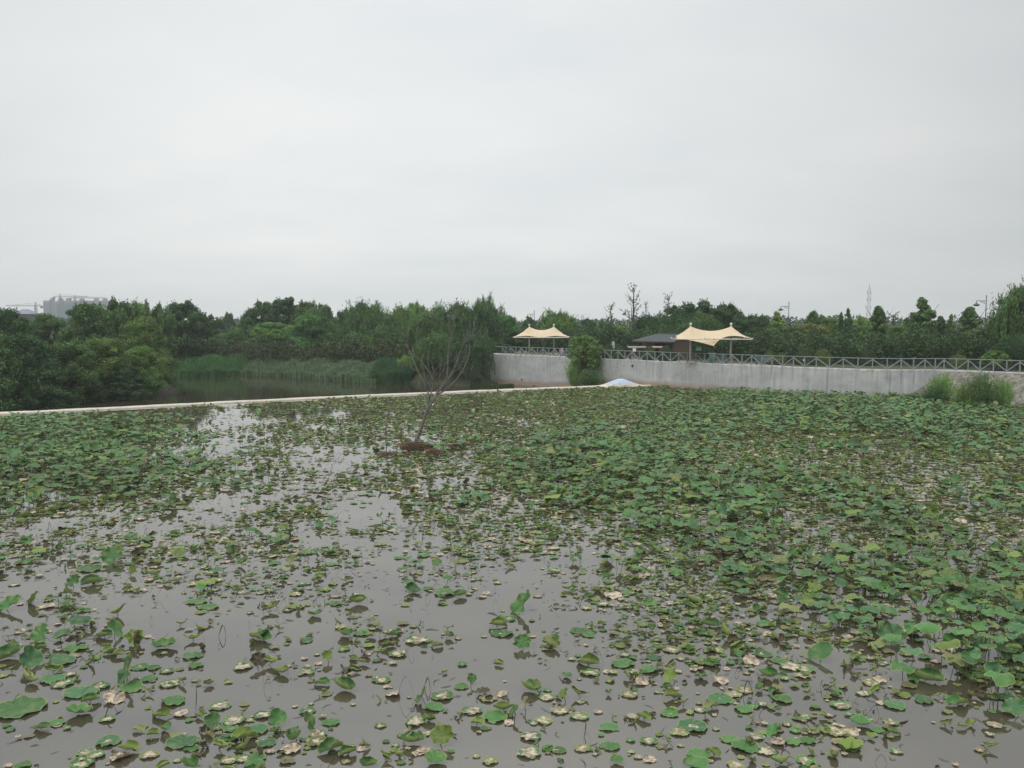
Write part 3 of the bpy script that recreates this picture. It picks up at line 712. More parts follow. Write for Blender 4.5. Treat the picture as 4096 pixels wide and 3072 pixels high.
def tree(px, ytop, wpx, d, kind, tint, label, name='tree', z0=None, group=None, cat='tree'):
    global tcount
    P = at_depth(px, ytop, d); z0 = ground_z(P.x, d) - .1 if z0 is None else z0
    hgt = P.z - z0; wid = wpx / 3200 * d
    tm, cm = TR[kind][tcount % len(TR[kind])]; tcount += 1
    e = empty(name, (P.x, d, z0), label, cat, group)
    e.rotation_euler.z = (tcount * 2.399) % 6.28
    sx = wid / WID[kind]; e.scale = (sx, sx, hgt / TOPZ[kind])
    t_ = mobj('trunk', tm, e); c_ = mobj('crown', cm, e); c_.color = tuple(tint) + (1,)
    return e
TN = {'w': (1.45, 1.3, 1.15), 'n': (1, 1, 1), 'd': (.66, .74, .82), 'b': (1.4, 1.38, 1.05), 'y': (1.9, 1.75, 1.05), 'o': (1.45, 1.25, 1.0), 'g': (.95, 1.2, 1.0), 'r': (2.0, 1.25, 1.05), 'h': (1.9, 1.75, 1.55)}
GL, GM, GR = 'thicket trees on the near bank behind the dam', 'trees on the far river bank', 'park trees beyond the railing'
T = [
 # left thicket on the near bank
 (-70, 1300, 340, 84, 'bush', 'n', 'dense dark willow thicket cut by the left edge, at the dam', GL),
 (95, 1335, 300, 87, 'bush', 'd', 'dark bushy tree at the left end of the cream dam', GL),
 (265, 1370, 270, 92, 'bush', 'n', 'low rounded bush tree in front of the domed tower block', GL),
 (400, 1350, 260, 97, 'bush', 'o', 'olive bushy tree above the dam, right of the tower block', GL),
 (560, 1385, 190, 101, 'bush', 'b', 'brighter green lobed bush tree where the thicket meets the river', GL),
 (480, 1460, 220, 97, 'bush', 'd', 'low dark shrub overhanging the river behind the dam', GL),
 (170, 1470, 240, 87, 'bush', 'd', 'low dark shrub under the thicket near the left end', GL),
 (15, 1229, 240, 104, 'bush', 'd', 'tall dark tree at the left edge beside the hip-roofed house', GL),
 (185, 1255, 200, 112, 'bush', 'n', 'mid-green tree top just left of the domed tower block', GL),
 (345, 1214, 240, 108, 'bush', 'n', 'tall leafy tree partly hiding the domed tower block', GL),
 (480, 1206, 200, 118, 'round', 'n', 'open-crowned tree beside the right end of the tower block', GL),
 (555, 1203, 140, 130, 'round', 'h', 'lacy pale tree top with sky showing through it', GL),
 (570, 1270, 220, 112, 'bush', 'o', 'olive rounded tree behind the brighter lobed bush tree', GL),
 (640, 1225, 130, 128, 'round', 'n', 'small rounded tree left of the tall dark round tree', GL),
 (735, 1206, 190, 148, 'dark', 'd', 'tall dark round tree rising above the green reeds', GL),
 (640, 1400, 150, 118, 'bush', 'n', 'shaded bush at the river mouth under the tall dark tree', GL),
 # far bank
 (830, 1264, 130, 170, 'round', 'd', 'low tree filling the dip right of the dark round tree', GM),
 (790, 1350, 240, 160, 'bush', 'n', 'bushy willow behind the bright green reeds', GM),
 (915, 1250, 60, 240, 'dark', 'd', 'small distant dark tree standing alone in the skyline dip', GM),
 (960, 1310, 210, 163, 'bush', 'g', 'mid-green bush tree at the left end of the grey reeds', GM),
 (1000, 1262, 120, 175, 'round', 'd', 'small rounded tree left of the tall central grove', GM),
 (1050, 1212, 180, 168, 'round', 'd', 'tall dark tree at the left side of the central grove', GM),
 (1130, 1192, 180, 172, 'dark', 'd', 'tallest dark tree of the central grove', GM),
 (1225, 1203, 150, 172, 'round', 'n', 'tall rounded tree on the right shoulder of the central grove', GM),
 (1090, 1290, 260, 158, 'bush', 'b', 'paler green bush tree in front of the central grove', GM),
 (1290, 1222, 130, 168, 'round', 'n', 'sloping tree top right of the central grove', GM),
 (1235, 1260, 230, 154, 'bush', 'g', 'broad mid-green tree above the grey reed bed', GM),
 (1330, 1290, 170, 156, 'willow', 'n', 'narrow willow between the central grove and the weeping willows', GM),
 (1367, 1227, 80, 180, 'umbrella', 'd', 'small dark flat-topped tree behind the gap in the skyline', GM),
 (1470, 1202, 220, 156, 'willow', 'n', 'tall weeping willow above the reeds, leftmost of the willows', GM),
 (1430, 1330, 170, 146, 'willow', 'g', 'drooping willow reaching down to the reeds', GM),
 (1560, 1310, 200, 142, 'willow', 'n', 'weeping willow with long strands over the dark green reed clump', GM),
 (1600, 1222, 180, 162, 'willow', 'b', 'pale-topped willow behind the weeping willows', GM),
 (1665, 1214, 120, 166, 'round', 'h', 'thin greyish tree top between two willows', GM),
 (1690, 1262, 240, 136, 'willow', 'n', 'wide willow behind the upper left branches of the dead tree', GM),
 (1800, 1206, 250, 140, 'willow', 'n', 'largest weeping willow, behind the top of the dead tree', GM),
 (1905, 1228, 210, 138, 'willow', 'd', 'dark willow right of the dead tree', GM),
 (1932, 1194, 130, 150, 'willow', 'n', 'highest willow top just left of the smaller canopy', GM),
 (1640, 1420, 120, 126, 'willow', 'y', 'small yellow-green willow bending over the river bank', GM),
 (1790, 1400, 240, 130, 'willow', 'd', 'shaded drooping willow behind the trunk of the dead tree', GM),
 (1985, 1234, 110, 150, 'willow', 'n', 'slim willow left of the smaller canopy', GM),
 (1880, 1325, 240, 119, 'willow', 'd', 'dark drooping willow against the left end of the concrete wall', GM),
 (1745, 1335, 230, 122.5, 'willow', 'n', 'low drooping willow on the bank behind the lower branches of the dead tree', GM),
 (1985, 1370, 150, 131, 'bush', 'd', 'dark bush at the left end of the concrete wall', GM),
 (2035, 1262, 120, 148, 'bush', 'g', 'bushy tree sloping down to the smaller canopy', GM),
 (1900, 1400, 180, 130, 'bush', 'd', 'dark low tree on the bank left of the concrete wall', GM),
 # behind the railing
 (2075, 1320, 150, 142, 'bush', 'd', 'dark bush tree behind the left pole of the smaller canopy', GR),
 (2120, 1273, 80, 158, 'dark', 'd', 'small dark tree at the foot of the lamp behind the smaller canopy', GR),
 (2175, 1290, 110, 150, 'willow', 'b', 'bright willow between the two peaks of the smaller canopy', GR),
 (2235, 1249, 190, 148, 'willow', 'b', 'wide willow rising behind the smaller canopy', GR),
 (2230, 1370, 170, 138, 'bush', 'd', 'shaded bush under the smaller canopy', GR),
 (2300, 1300, 100, 150, 'bush', 'n', 'low tree right of the smaller canopy', GR),
 (2352, 1277, 80, 160, 'round', 'd', 'round-topped tree above the shrub that hides the wall', GR),
 (2410, 1279, 62, 160, 'cone', 'g', 'small pointed tree left of the bare sapling', GR),
 (2380, 1330, 150, 138, 'bush', 'n', 'bush behind the shrub that hides the wall', GR),
 (2470, 1302, 130, 135, 'bush', 'y', 'yellow-green bush tree behind the round information sign', GR),
 (2550, 1300, 120, 132, 'bush', 'b', 'leafy light tree left of the slate-roofed building', GR),
 (2460, 1375, 120, 122, 'bush', 'g', 'low leafy bush beside the information sign', GR),
 (2600, 1262, 180, 132, 'willow', 'd', 'dark willow above the slate roof', GR),
 (2690, 1255, 160, 130, 'willow', 'd', 'dark willow behind the left peak of the larger canopy', GR),
 (2705, 1213, 120, 146, 'umbrella', 'd', 'flat-topped dark tree, leftmost of the layered tree group', GR),
 (2790, 1202, 150, 144, 'umbrella', 'd', 'highest dark layered tree behind the larger canopy', GR),
 (2860, 1211, 120, 146, 'umbrella', 'd', 'dark layered tree between the canopy peaks', GR),
 (2920, 1213, 100, 148, 'umbrella', 'd', 'dark layered tree leaning over the right canopy peak', GR),
 (2815, 1258, 210, 124, 'willow', 'n', 'drooping willow directly behind the larger canopy', GR),
 (2985, 1251, 130, 138, 'umbrella', 'd', 'flat dark tree right of the layered group', GR),
 (3040, 1264, 100, 140, 'round', 'd', 'dark round tree beside the bright tree', GR),
 (3110, 1250, 100, 134, 'poplar', 'y', 'bright green young tree at the foot of the middle street lamp', GR),
 (3020, 1335, 200, 116, 'bush', 'r', 'reddish olive bush behind the right tip of the larger canopy', GR),
 (2900, 1400, 150, 108, 'bush', 'd', 'dark bush behind the blue bench under the canopy', GR),
 (3010, 1400, 150, 106, 'bush', 'd', 'dark leafy bush right of the canopy pole', GR),
 (3120, 1370, 160, 108, 'bush', 'n', 'leafy bush behind the pair of small dome bushes', GR),
 (3175, 1300, 180, 122, 'bush', 'o', 'olive bushy tree right of the middle street lamp', GR),
 (3256, 1247, 80, 150, 'round', 'n', 'thin round tree standing alone in the skyline left of the mast', GR),
 (3250, 1300, 210, 122, 'bush', 'r', 'broad reddish-olive bush tree above the large dome bushes', GR),
 (3320, 1270, 110, 136, 'bush', 'b', 'pale feathery tree left of the twin dark spires', GR),
 (3366, 1247, 46, 124, 'poplar', 'd', 'narrow dark spire-shaped tree, left of a pair', GR),
 (3394, 1237, 56, 124, 'poplar', 'd', 'narrow dark spire-shaped tree, right of a pair', GR),
 (3355, 1345, 190, 100, 'cone', 'd', 'broad dark conical evergreen left of the yellow shrub', GR),
 (3455, 1268, 90, 150, 'dark', 'h', 'hazy tree at the foot of the lattice mast', GR),
 (3512, 1222, 130, 118, 'poplar', 'n', 'pyramid-shaped tree right of the lattice mast', GR),
 (3470, 1325, 110, 110, 'bush', 'y', 'bright yellow-green shrub below the lattice mast', GR),
 (3577, 1246, 80, 126, 'ginkgo', 'n', 'thin open tree between the two pyramid-shaped trees', GR),
 (3600, 1300, 150, 114, 'bush', 'b', 'light green tree behind the dark conical pair', GR),
 (3630, 1268, 70, 124, 'poplar', 'n', 'small pyramid tree at the left foot of the tallest one', GR),
 (3694, 1196, 160, 112, 'poplar', 'n', 'tallest pyramid-shaped tree with lumpy dark crown', GR),
 (3763, 1262, 90, 114, 'poplar', 'd', 'dark pyramid-shaped tree right of the tallest one', GR),
 (3565, 1340, 150, 98, 'cone', 'd', 'dark conical evergreen, left of the pair behind the railing', GR),
 (3680, 1330, 150, 97, 'cone', 'd', 'dark conical evergreen, right of the pair behind the railing', GR),
 (3803, 1261, 60, 120, 'poplar', 'n', 'slim young tree left of the rounded pyramid tree', GR),
 (3880, 1225, 150, 114, 'poplar', 'n', 'wide pyramid tree left of the right-hand street lamp', GR),
 (3800, 1345, 200, 104, 'bush', 'y', 'yellow-green feathery hedge tree left of the right-hand lamp', GR),
 (3900, 1320, 180, 105, 'bush', 'o', 'olive feathery tree below the right-hand street lamp', GR),
 (3830, 1390, 180, 98, 'bush', 'g', 'low green bush behind the dome bush by the slope', GR),
 (3945, 1370, 150, 94, 'bush', 'd', 'dark shaded bush at the foot of the big willow', GR),
 (4015, 1250, 150, 92, 'willow', 'n', 'left shoulder of the willow group at the right edge', GR),
 (4105, 1122, 270, 90, 'willow', 'n', 'tall willow cut by the right edge of the picture', GR),
 (4060, 1340, 170, 84, 'willow', 'd', 'lower willow hanging over the railing at the right edge', GR),
 (3985, 1400, 110, 84, 'round', 'b', 'light-leaved sapling just behind the railing above the slope', GR),
]
for t_ in T:
    z0 = None
    nm = {'bush': 'bushy_tree', 'willow': 'willow_tree', 'round': 'round_tree', 'dark': 'round_tree', 'poplar': 'young_tree', 'cone': 'conical_tree', 'umbrella': 'layered_tree', 'ginkgo': 'sapling'}[t_[4]]
    tree(t_[0], t_[1], t_[2], t_[3], t_[4], TN[t_[5]], t_[6], name=nm, group=t_[7])
for a in [(2450, 1205, 66, 134, 'bare-topped sapling with few leaves, left of the tallest bare tree'), (2532, 1134, 80, 130, 'tallest nearly bare tree rising above the park trees'),
          (2582, 1197, 36, 138, 'small bare tree just right of the tallest bare tree'), (2670, 1172, 62, 136, 'bare sapling standing at the left of the dark layered trees')]:
    tree(a[0], a[1], a[2], a[3], 'ginkgo', (1.1, 1.1, 1.1) if a[0] != 2532 else (.6, .7, .7), a[4], name='sapling', group='nearly bare saplings above the treeline')
# shrubs against wall and on slope
for a in ((2335, 1343, 165, 107, 'round', 'w', 'tall leafy shrub growing in front of the concrete wall beside the dam end', .9),
          (2365, 1465, 150, 105, 'shrub', 'n', 'low green shrub at the foot of the wall next to the blue hump', -.6),
          (2300, 1415, 110, 106, 'shrub', 'h', 'pale dusty twiggy shrub against the wall left of the tall shrub', -.6),
          (3765, 1478, 150, 76.5, 'shrub', 'h', 'feathery pale shrub at the end of the wall on the rubble slope', .2),
          (3745, 1530, 150, 75.5, 'shrub', 'd', 'dark low shrub under the feathery shrub at the wall end', -.1),
          (3935, 1472, 190, 72.5, 'shrub', 'n', 'large wide green shrub in the middle of the rubble slope', -.1),
          (3860, 1520, 120, 73, 'shrub', 'o', 'olive grassy shrub at the left side of the large slope shrub', -.1),
          (4020, 1500, 110, 71.5, 'shrub', 'h', 'thin pale shrub at the right side of the large slope shrub', .1),
          (3660, 1566, 110, 78, 'shrub', 'n', 'small low shrub at the foot of the wall left of the slope', -.2)):
    tree(a[0], a[1], a[2], a[3], a[4], TN[a[5]], a[6], name='shrub', z0=a[7], cat='shrub')
# trimmed dome bushes
def dome(px, ytop, wpx, d, tint, label):
    P = at_depth(px, ytop, d); rad = wpx / 3200 * d / 2; z0 = 3.1; h = P.z - z0
    rng = np.random.default_rng(int(px)); n = int(5000 + 2600 * rad); u = unit(rng, n); u[:, 2] = abs(u[:, 2])
    k_ = rng.uniform(.9, 1.015, (n, 1)); Pn = u * k_ * np.array([rad, rad, h])
    Nn = u + rng.normal(size=(n, 3)) * .3; Nn /= np.linalg.norm(Nn, axis=1)[:, None]
    e = empty('dome_bush', (P.x, d, z0), label, 'bush', 'clipped dome bushes on the terrace')
    c = mobj('crown', card_mesh('dome_crown', Pn, Nn, .11, .7, (.07, .105, .035), rng), e); c.color = tuple(tint) + (1,)
    b = MB(); b.tube([(0, 0, -.05), (0, 0, h * .8)], .06, 6); t_ = b.build('stem', M['bark']); t_.parent = e
DM = [(2434, 1379, 50, 108, 'g', 'dome bush left of the information sign'), (2478, 1385, 56, 106, 'g', 'dome bush right of the information sign'),
      (2598, 1386, 56, 103, 'g', 'dome bush in front of the brick building, right of the white board'), (2663, 1383, 56, 100.5, 'n', 'tallest dome bush in front of the brick building'),
      (2690, 1402, 36, 101, 'n', 'small dome bush next to the left canopy pole'), (3077, 1403, 54, 97, 'o', 'olive dome bush behind the right-hand blue bench, left of two'),
      (3126, 1409, 50, 96, 'o', 'olive dome bush behind the right-hand blue bench, right of two'), (3226, 1387, 84, 94, 'n', 'large dome bush above the white plate on the railing'),
      (3292, 1395, 76, 93, 'b', 'large dome bush right of the plate, overlapping its neighbour'), (3471, 1400, 66, 92, 'd', 'dark bluish dome bush between the conical evergreens'),
      (3834, 1418, 82, 87, 'b', 'dome bush behind the railing above the rubble slope')]
for a in DM: dome(a[0], a[1], a[2], a[3], TN[a[4]], 'clipped ' + a[5])
p0, p1 = at_depth(3040, 1435, 94), at_depth(3125, 1435, 93)
rng = np.random.default_rng(77); n = 5000
P = np.stack([rng.uniform(p0.x, p1.x, n), rng.uniform(93, 94.2, n), rng.uniform(3.1, 3.75, n)], 1)
o = mobj('clipped_hedge', card_mesh('hedge', P, unit(rng, n), .12, .7, (.22, .22, .07), rng)); tag(o, 'low yellow clipped hedge in front of the pair of olive dome bushes', 'hedge')

# distant woods and undergrowth
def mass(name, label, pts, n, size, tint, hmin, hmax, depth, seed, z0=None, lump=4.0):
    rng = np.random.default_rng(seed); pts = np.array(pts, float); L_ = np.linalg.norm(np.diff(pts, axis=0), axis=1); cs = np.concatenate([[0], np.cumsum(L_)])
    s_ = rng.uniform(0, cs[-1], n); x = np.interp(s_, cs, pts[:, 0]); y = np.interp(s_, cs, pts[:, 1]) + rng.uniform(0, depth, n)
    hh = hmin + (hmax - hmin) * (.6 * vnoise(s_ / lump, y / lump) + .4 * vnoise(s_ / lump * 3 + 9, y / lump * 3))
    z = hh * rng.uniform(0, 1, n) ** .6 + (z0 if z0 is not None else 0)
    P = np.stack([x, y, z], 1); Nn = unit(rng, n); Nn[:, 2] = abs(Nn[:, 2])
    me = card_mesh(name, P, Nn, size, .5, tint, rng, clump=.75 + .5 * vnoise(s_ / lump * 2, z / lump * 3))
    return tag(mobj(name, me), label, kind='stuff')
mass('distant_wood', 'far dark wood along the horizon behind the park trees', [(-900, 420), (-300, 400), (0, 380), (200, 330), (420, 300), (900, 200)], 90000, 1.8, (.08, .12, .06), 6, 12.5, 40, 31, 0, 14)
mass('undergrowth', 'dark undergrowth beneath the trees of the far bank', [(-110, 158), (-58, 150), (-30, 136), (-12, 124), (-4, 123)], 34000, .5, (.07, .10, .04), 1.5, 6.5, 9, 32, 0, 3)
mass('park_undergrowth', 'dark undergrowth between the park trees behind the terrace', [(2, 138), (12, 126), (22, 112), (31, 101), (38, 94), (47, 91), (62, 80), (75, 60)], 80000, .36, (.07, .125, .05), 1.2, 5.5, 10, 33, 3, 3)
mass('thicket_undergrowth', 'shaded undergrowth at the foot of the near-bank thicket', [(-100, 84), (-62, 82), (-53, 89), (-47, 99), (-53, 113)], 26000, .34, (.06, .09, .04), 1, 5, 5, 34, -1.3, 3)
# reeds
def reeds(name, label, poly, n, hmin, hmax, tint, seed, z0=-1.3, wd=.07):
    rng = np.random.default_rng(seed); poly = np.array(poly, float); t_ = rng.uniform(0, 1, n) * (len(poly) - 1); i = t_.astype(int); f = (t_ - i)[:, None]
    a = poly[i] * (1 - f) + poly[i + 1] * f           # rows: x0,y0,x1,y1 (front/back)
    g = rng.uniform(0, 1, (n, 1)) ** 1.3; xy = a[:, :2] * (1 - g) + a[:, 2:4] * g
    h = (hmin + (hmax - hmin) * vnoise(xy[:, 0] * .5, xy[:, 1] * .5)) * rng.uniform(.7, 1.1, n)
    gi = np.clip(np.searchsorted(gx, xy[:, 0]) - 1, 0, nx - 2); gj = np.clip(np.searchsorted(gy, xy[:, 1]) - 1, 0, ny - 2)
    fx_ = (xy[:, 0] - gx[gi]) / (gx[gi + 1] - gx[gi]); fy_ = (xy[:, 1] - gy[gj]) / (gy[gj + 1] - gy[gj])
    zb = np.clip((GZ[gj, gi] * (1 - fx_) + GZ[gj, gi + 1] * fx_) * (1 - fy_) + (GZ[gj + 1, gi] * (1 - fx_) + GZ[gj + 1, gi + 1] * fx_) * fy_ - .05, z0, .9 if z0 < -1 and hmax > 1 else z0 + .5)
    lean = rng.normal(size=(n, 2)) * .16; side = unit(rng, n)[:, :2]; side /= np.linalg.norm(side, axis=1)[:, None]; side *= wd * rng.uniform(.6, 1.4, (n, 1))
    B = np.concatenate([xy, zb[:, None] - .2], 1); Mid = np.concatenate([xy + lean * h[:, None] * .35, (zb + h * .6)[:, None]], 1); Tp = np.concatenate([xy + lean * h[:, None] * 1.2, (zb + h)[:, None]], 1)
    sd3 = np.concatenate([side, np.zeros((n, 1))], 1)
    V = np.stack([B - sd3 * .5, B + sd3 * .5, Mid + sd3, Mid - sd3, Tp], 1).reshape(-1, 3); k_ = np.arange(n)[:, None] * 5
    c = hue(n, tint, rng, .2); me = np_mesh(name, V, k_ + np.array([[0, 1, 2, 3]]), k_ + np.array([[3, 2, 4]]), attrs={'col': np.repeat(c, 5, 0)}, mats=[M['leaf']])
    return tag(mobj(name, me), label, kind='stuff')
def rl(px, py, back): 
    p = on_plane(px, py, -1.3); return (p.x, p.y, p.x + back * .1, p.y + back)
reeds('green_reeds', 'bright green reed patch on the far bank below the dark round tree', [rl(660, 1492, 14), rl(740, 1505, 16), rl(860, 1506, 14), rl(955, 1500, 9)], 16000, 0.8, 2.2, (.10, .23, .08), 41)
reeds('grey_reeds', 'grey-green reed bed lining the far bank', [rl(950, 1500, 8), rl(1100, 1506, 8), rl(1250, 1516, 9), rl(1380, 1527, 8), rl(1500, 1534, 7)], 24000, 0.6, 1.7, (.17, .25, .14), 42)
reeds('olive_reeds', 'olive grass behind the grey reed bed', [rl(1080, 1480, 7), rl(1300, 1486, 8), rl(1450, 1500, 8)], 12000, 1.5, 2.8, (.15, .19, .06), 43)
reeds('dark_reeds', 'dark green reed clump below the weeping willows', [rl(1480, 1532, 8), rl(1560, 1535, 9), rl(1640, 1532, 7)], 9000, 1.4, 2.2, (.07, .16, .07), 44)
reeds('bank_grass', 'low green grass mound at the foot of the wall', [rl(1880, 1545, 4), rl(1960, 1549, 3), rl(2050, 1552, 2)], 7000, .25, .6, (.07, .13, .045), 45)
reeds('slope_grass', 'dry brown grass at the foot of the slope', [(42.5, 77.5, 43, 79), (45.5, 72.5, 46.5, 75), (49, 68.5, 51, 72)], 1800, .3, 1.1, (.17, .12, .06), 46, z0=-.1, wd=.02)
b = MB(); rnd = random.Random(9)
for i in range(70):
    p = on_plane(rnd.uniform(600, 690), rnd.uniform(1548, 1580), -1.2); a = rnd.uniform(0, 3.1)
    L_ = rnd.uniform(.8, 2.4); e_ = p + Vector((math.cos(a) * L_, math.sin(a) * .5, rnd.uniform(.1, 1.1)))
    b.tube([p, p.lerp(e_, .5) + Vector((0, 0, .15)), e_], [.03, .025, .01], 4)
tag(b.build('fallen_branches', M['deadwood']), 'tangle of dead branches at the river edge under the thicket', 'branches')

# ------------------------------------------------------------------ dead tree in the pond
CX = lambda x, y: (1500 + .3618 * x, 1250 + .3618 * y)
DT = 51.5
def pth(pts, dy0, dy1):
    o_ = []
    for i, (x, y) in enumerate(pts):
        px_, py_ = CX(x, y); f = i / max(1, len(pts) - 1); o_.append(at_depth(px_, py_, DT + dy0 + (dy1 - dy0) * f))
    return o_
def rmul(pts, r0, r1): return [r0 + (r1 - r0) * (i / (len(pts) - 1)) ** .8 for i in range(len(pts))]
dt_base = at_depth(*CX(462, 1420), DT)
dead = empty('dead_tree', (dt_base.x, DT, 0), 'bare dead tree with many thin upright branches standing in the lotus pond', 'tree')
BR = [([(455, 1450), (462, 1400), (480, 1350), (500, 1300), (518, 1250), (535, 1200), (550, 1150), (572, 1090), (595, 1040), (640, 975), (685, 915)], 0, 0, .16, .07, 'trunk'),
 ([(590, 1045), (598, 960), (590, 900), (575, 845), (540, 775), (502, 705), (470, 635), (430, 545), (402, 465), (372, 410), (340, 350)], 0, .9, .075, .012, 'b'),
 ([(470, 640), (430, 640), (372, 592), (310, 572), (250, 560)], .4, -.6, .025, .008, 'b'), ([(575, 845), (560, 760), (540, 640), (528, 560), (510, 480), (500, 415), (482, 340), (465, 270), (458, 165)], .2, -.8, .05, .01, 'b'),
 ([(598, 965), (625, 870), (642, 780), (630, 720), (600, 655), (552, 592), (505, 535), (468, 500)], 0, .8, .05, .012, 'b'), ([(638, 775), (655, 660), (640, 575), (622, 515), (600, 482)], .1, -.4, .035, .01, 'b'),
 ([(620, 1000), (655, 930), (700, 880), (735, 835), (760, 790), (790, 735), (802, 640), (806, 540), (806, 430), (816, 340), (842, 270), (862, 180), (880, 60), (886, -20)], 0, .5, .085, .008, 'b'),
 ([(806, 440), (790, 370), (772, 300)], .3, 0, .02, .007, 'b'), ([(842, 270), (830, 230), (832, 200)], .3, .2, .015, .006, 'b'), ([(816, 340), (818, 200), (812, 90)], .3, .6, .015, .006, 'b'),
 ([(745, 840), (800, 758), (852, 680), (882, 605), (912, 512), (950, 420), (975, 345), (985, 250), (984, 180)], 0, -.9, .06, .01, 'b'),
 ([(968, 360), (1022, 308), (1072, 240), (1102, 205), (1088, 80)], -.8, -.5, .025, .007, 'b'), ([(950, 420), (1000, 330), (1040, 240), (1058, 60)], -.7, -1.2, .022, .006, 'b'),
 ([(690, 905), (762, 868), (842, 800), (902, 742), (942, 678), (992, 600), (1022, 520), (1042, 450), (1050, 345)], 0, 1.2, .06, .01, 'b'), ([(1035, 485), (1080, 425), (1106, 340)], 1.0, .8, .018, .006, 'b'),
 ([(852, 680), (922, 620), (982, 530), (1006, 440), (1000, 360)], -.4, -1.2, .035, .01, 'b'), ([(650, 940), (700, 850), (760, 795), (830, 690), (890, 610), (920, 560), (905, 460)], 0, 1, .05, .009, 'b'),
 ([(690, 770), (722, 700), (770, 600), (790, 500), (770, 440)], .2, -.5, .035, .01, 'b'), ([(700, 860), (705, 740), (722, 640), (735, 490)], 0, -.6, .03, .008, 'b'),
 ([(548, 1150), (512, 1095), (500, 1000), (508, 900), (515, 850)], 0, -.4, .03, .008, 'b'), ([(535, 1140), (520, 1060), (524, 950)], 0, .4, .02, .006, 'b'), ([(560, 1130), (620, 1060), (680, 980), (650, 900)], 0, .7, .02, .006, 'b'),
 ([(540, 775), (575, 800), (610, 740), (650, 700), (690, 680)], 0, .8, .02, .006, 'b'), ([(640, 700), (700, 600), (760, 570), (880, 520), (910, 470)], .6, 0, .022, .007, 'b'),
 ([(500, 700), (480, 770), (460, 820)], 0, -.3, .014, .006, 'b'), ([(590, 640), (585, 560), (578, 480)], .2, .5, .014, .005, 'b'), ([(900, 740), (940, 660), (935, 620)], .4, 0, .014, .005, 'b')]
rnd = random.Random(4); tw = MB()
for pts_, a0, a1, r0, r1, kk in BR:
    P_ = pth(pts_, a0, a1); b = MB(); b.tube(P_, rmul(P_, r0 * .95, r1 * 1.15 + .003), 7)
    b.build('trunk' if kk == 'trunk' else 'branch', M['deadwood'], dead, smooth=True)
    if kk == 'b':
        for j in range(int(len(P_) * 1.3)):
            i = rnd.uniform(0.5, len(P_) - 1.01); p = P_[int(i)].lerp(P_[int(i) + 1], i % 1); d = (P_[int(i) + 1] - P_[int(i)]).normalized()
            dirv = (d + Vector((rnd.uniform(-1, 1), rnd.uniform(-1, 1), rnd.uniform(-.4, .9)))).normalized(); l_ = rnd.uniform(.2, .8)
            tw.tube([p, p + dirv * l_ * .5 + Vector((0, 0, .03)), p + dirv * l_ + Vector((0, 0, .12))], [.012, .009, .005], 3, cap=False)
tw.build('twigs', M['deadwood'], dead)
# root mass and drift at the foot
def tangle(name, label, c, sx, sy, sz, n, seed, mat, lump=True):
    rnd = random.Random(seed); b = MB()
    if lump:
        bm = bmesh.new(); bmesh.ops.create_icosphere(bm, subdivisions=3, radius=1)
        for v in bm.verts:
            v.co *= 1 + (mnoise.noise(v.co * 2.1 + Vector((seed, 0, 0)))) * .5; v.co = Vector((v.co.x * sx * .8, v.co.y * sy * .8, v.co.z * sz * .8))
        b.add([c + v.co for v in bm.verts], [tuple(v.index for v in f.verts) for f in bm.faces]); bm.free()
    for i in range(n):
        a = rnd.uniform(0, 6.28); rr_ = math.sqrt(rnd.uniform(0, 1)); z = math.sqrt(max(0, 1 - rr_ * rr_)) * rnd.uniform(.5, 1.05)
        p = c + Vector((math.cos(a) * rr_ * sx, math.sin(a) * rr_ * sy, z * sz)); a2 = rnd.gauss(0, .7); l_ = rnd.uniform(.15, .55)
        d = Vector((math.cos(a2), math.sin(a2), rnd.uniform(-.35, .2))) * l_
        b.tube([p - d, p + Vector((0, 0, .04)), p + d], [.007, .011, .005], 3, cap=False)
    return tag(b.build(name, mat), label, 'debris')
tangle('root_tangle', 'reddish-brown mound of roots and drift at the foot of the dead tree', on_plane(1672, 1800, 0) + Vector((0, 0, .05)), .85, .5, .42, 800, 3, M['debris'])
tangle('drift_pile', 'small brown drift pile right of the root mound', on_plane(1738, 1822, 0), .3, .3, .4, 160, 5, M['debris'])
tangle('drift_sticks', 'brown sticks and dead stems lying on the lotus right of the dead tree', on_plane(1832, 1786, 0), .9, .35, .3, 260, 6, M['debris'], False)
tangle('drift_sticks', 'brown dead stems floating left of the root mound', on_plane(1560, 1822, 0), .5, .3, .15, 90, 7, M['debris'], False)
b = MB(); pts_ = [at_depth(*CX(x, y), 53) for x, y in ((125, 1400), (122, 1300), (125, 1230), (140, 1150), (165, 1080), (200, 1020), (240, 985))]; pts_[0].z = -.3
b.tube(pts_, [.035, .035, .03, .027, .022, .016, .008], 6); tag(b.build('bent_stick', M['deadwood']), 'single pale bent stick rising from the leaves left of the dead tree', 'stick')

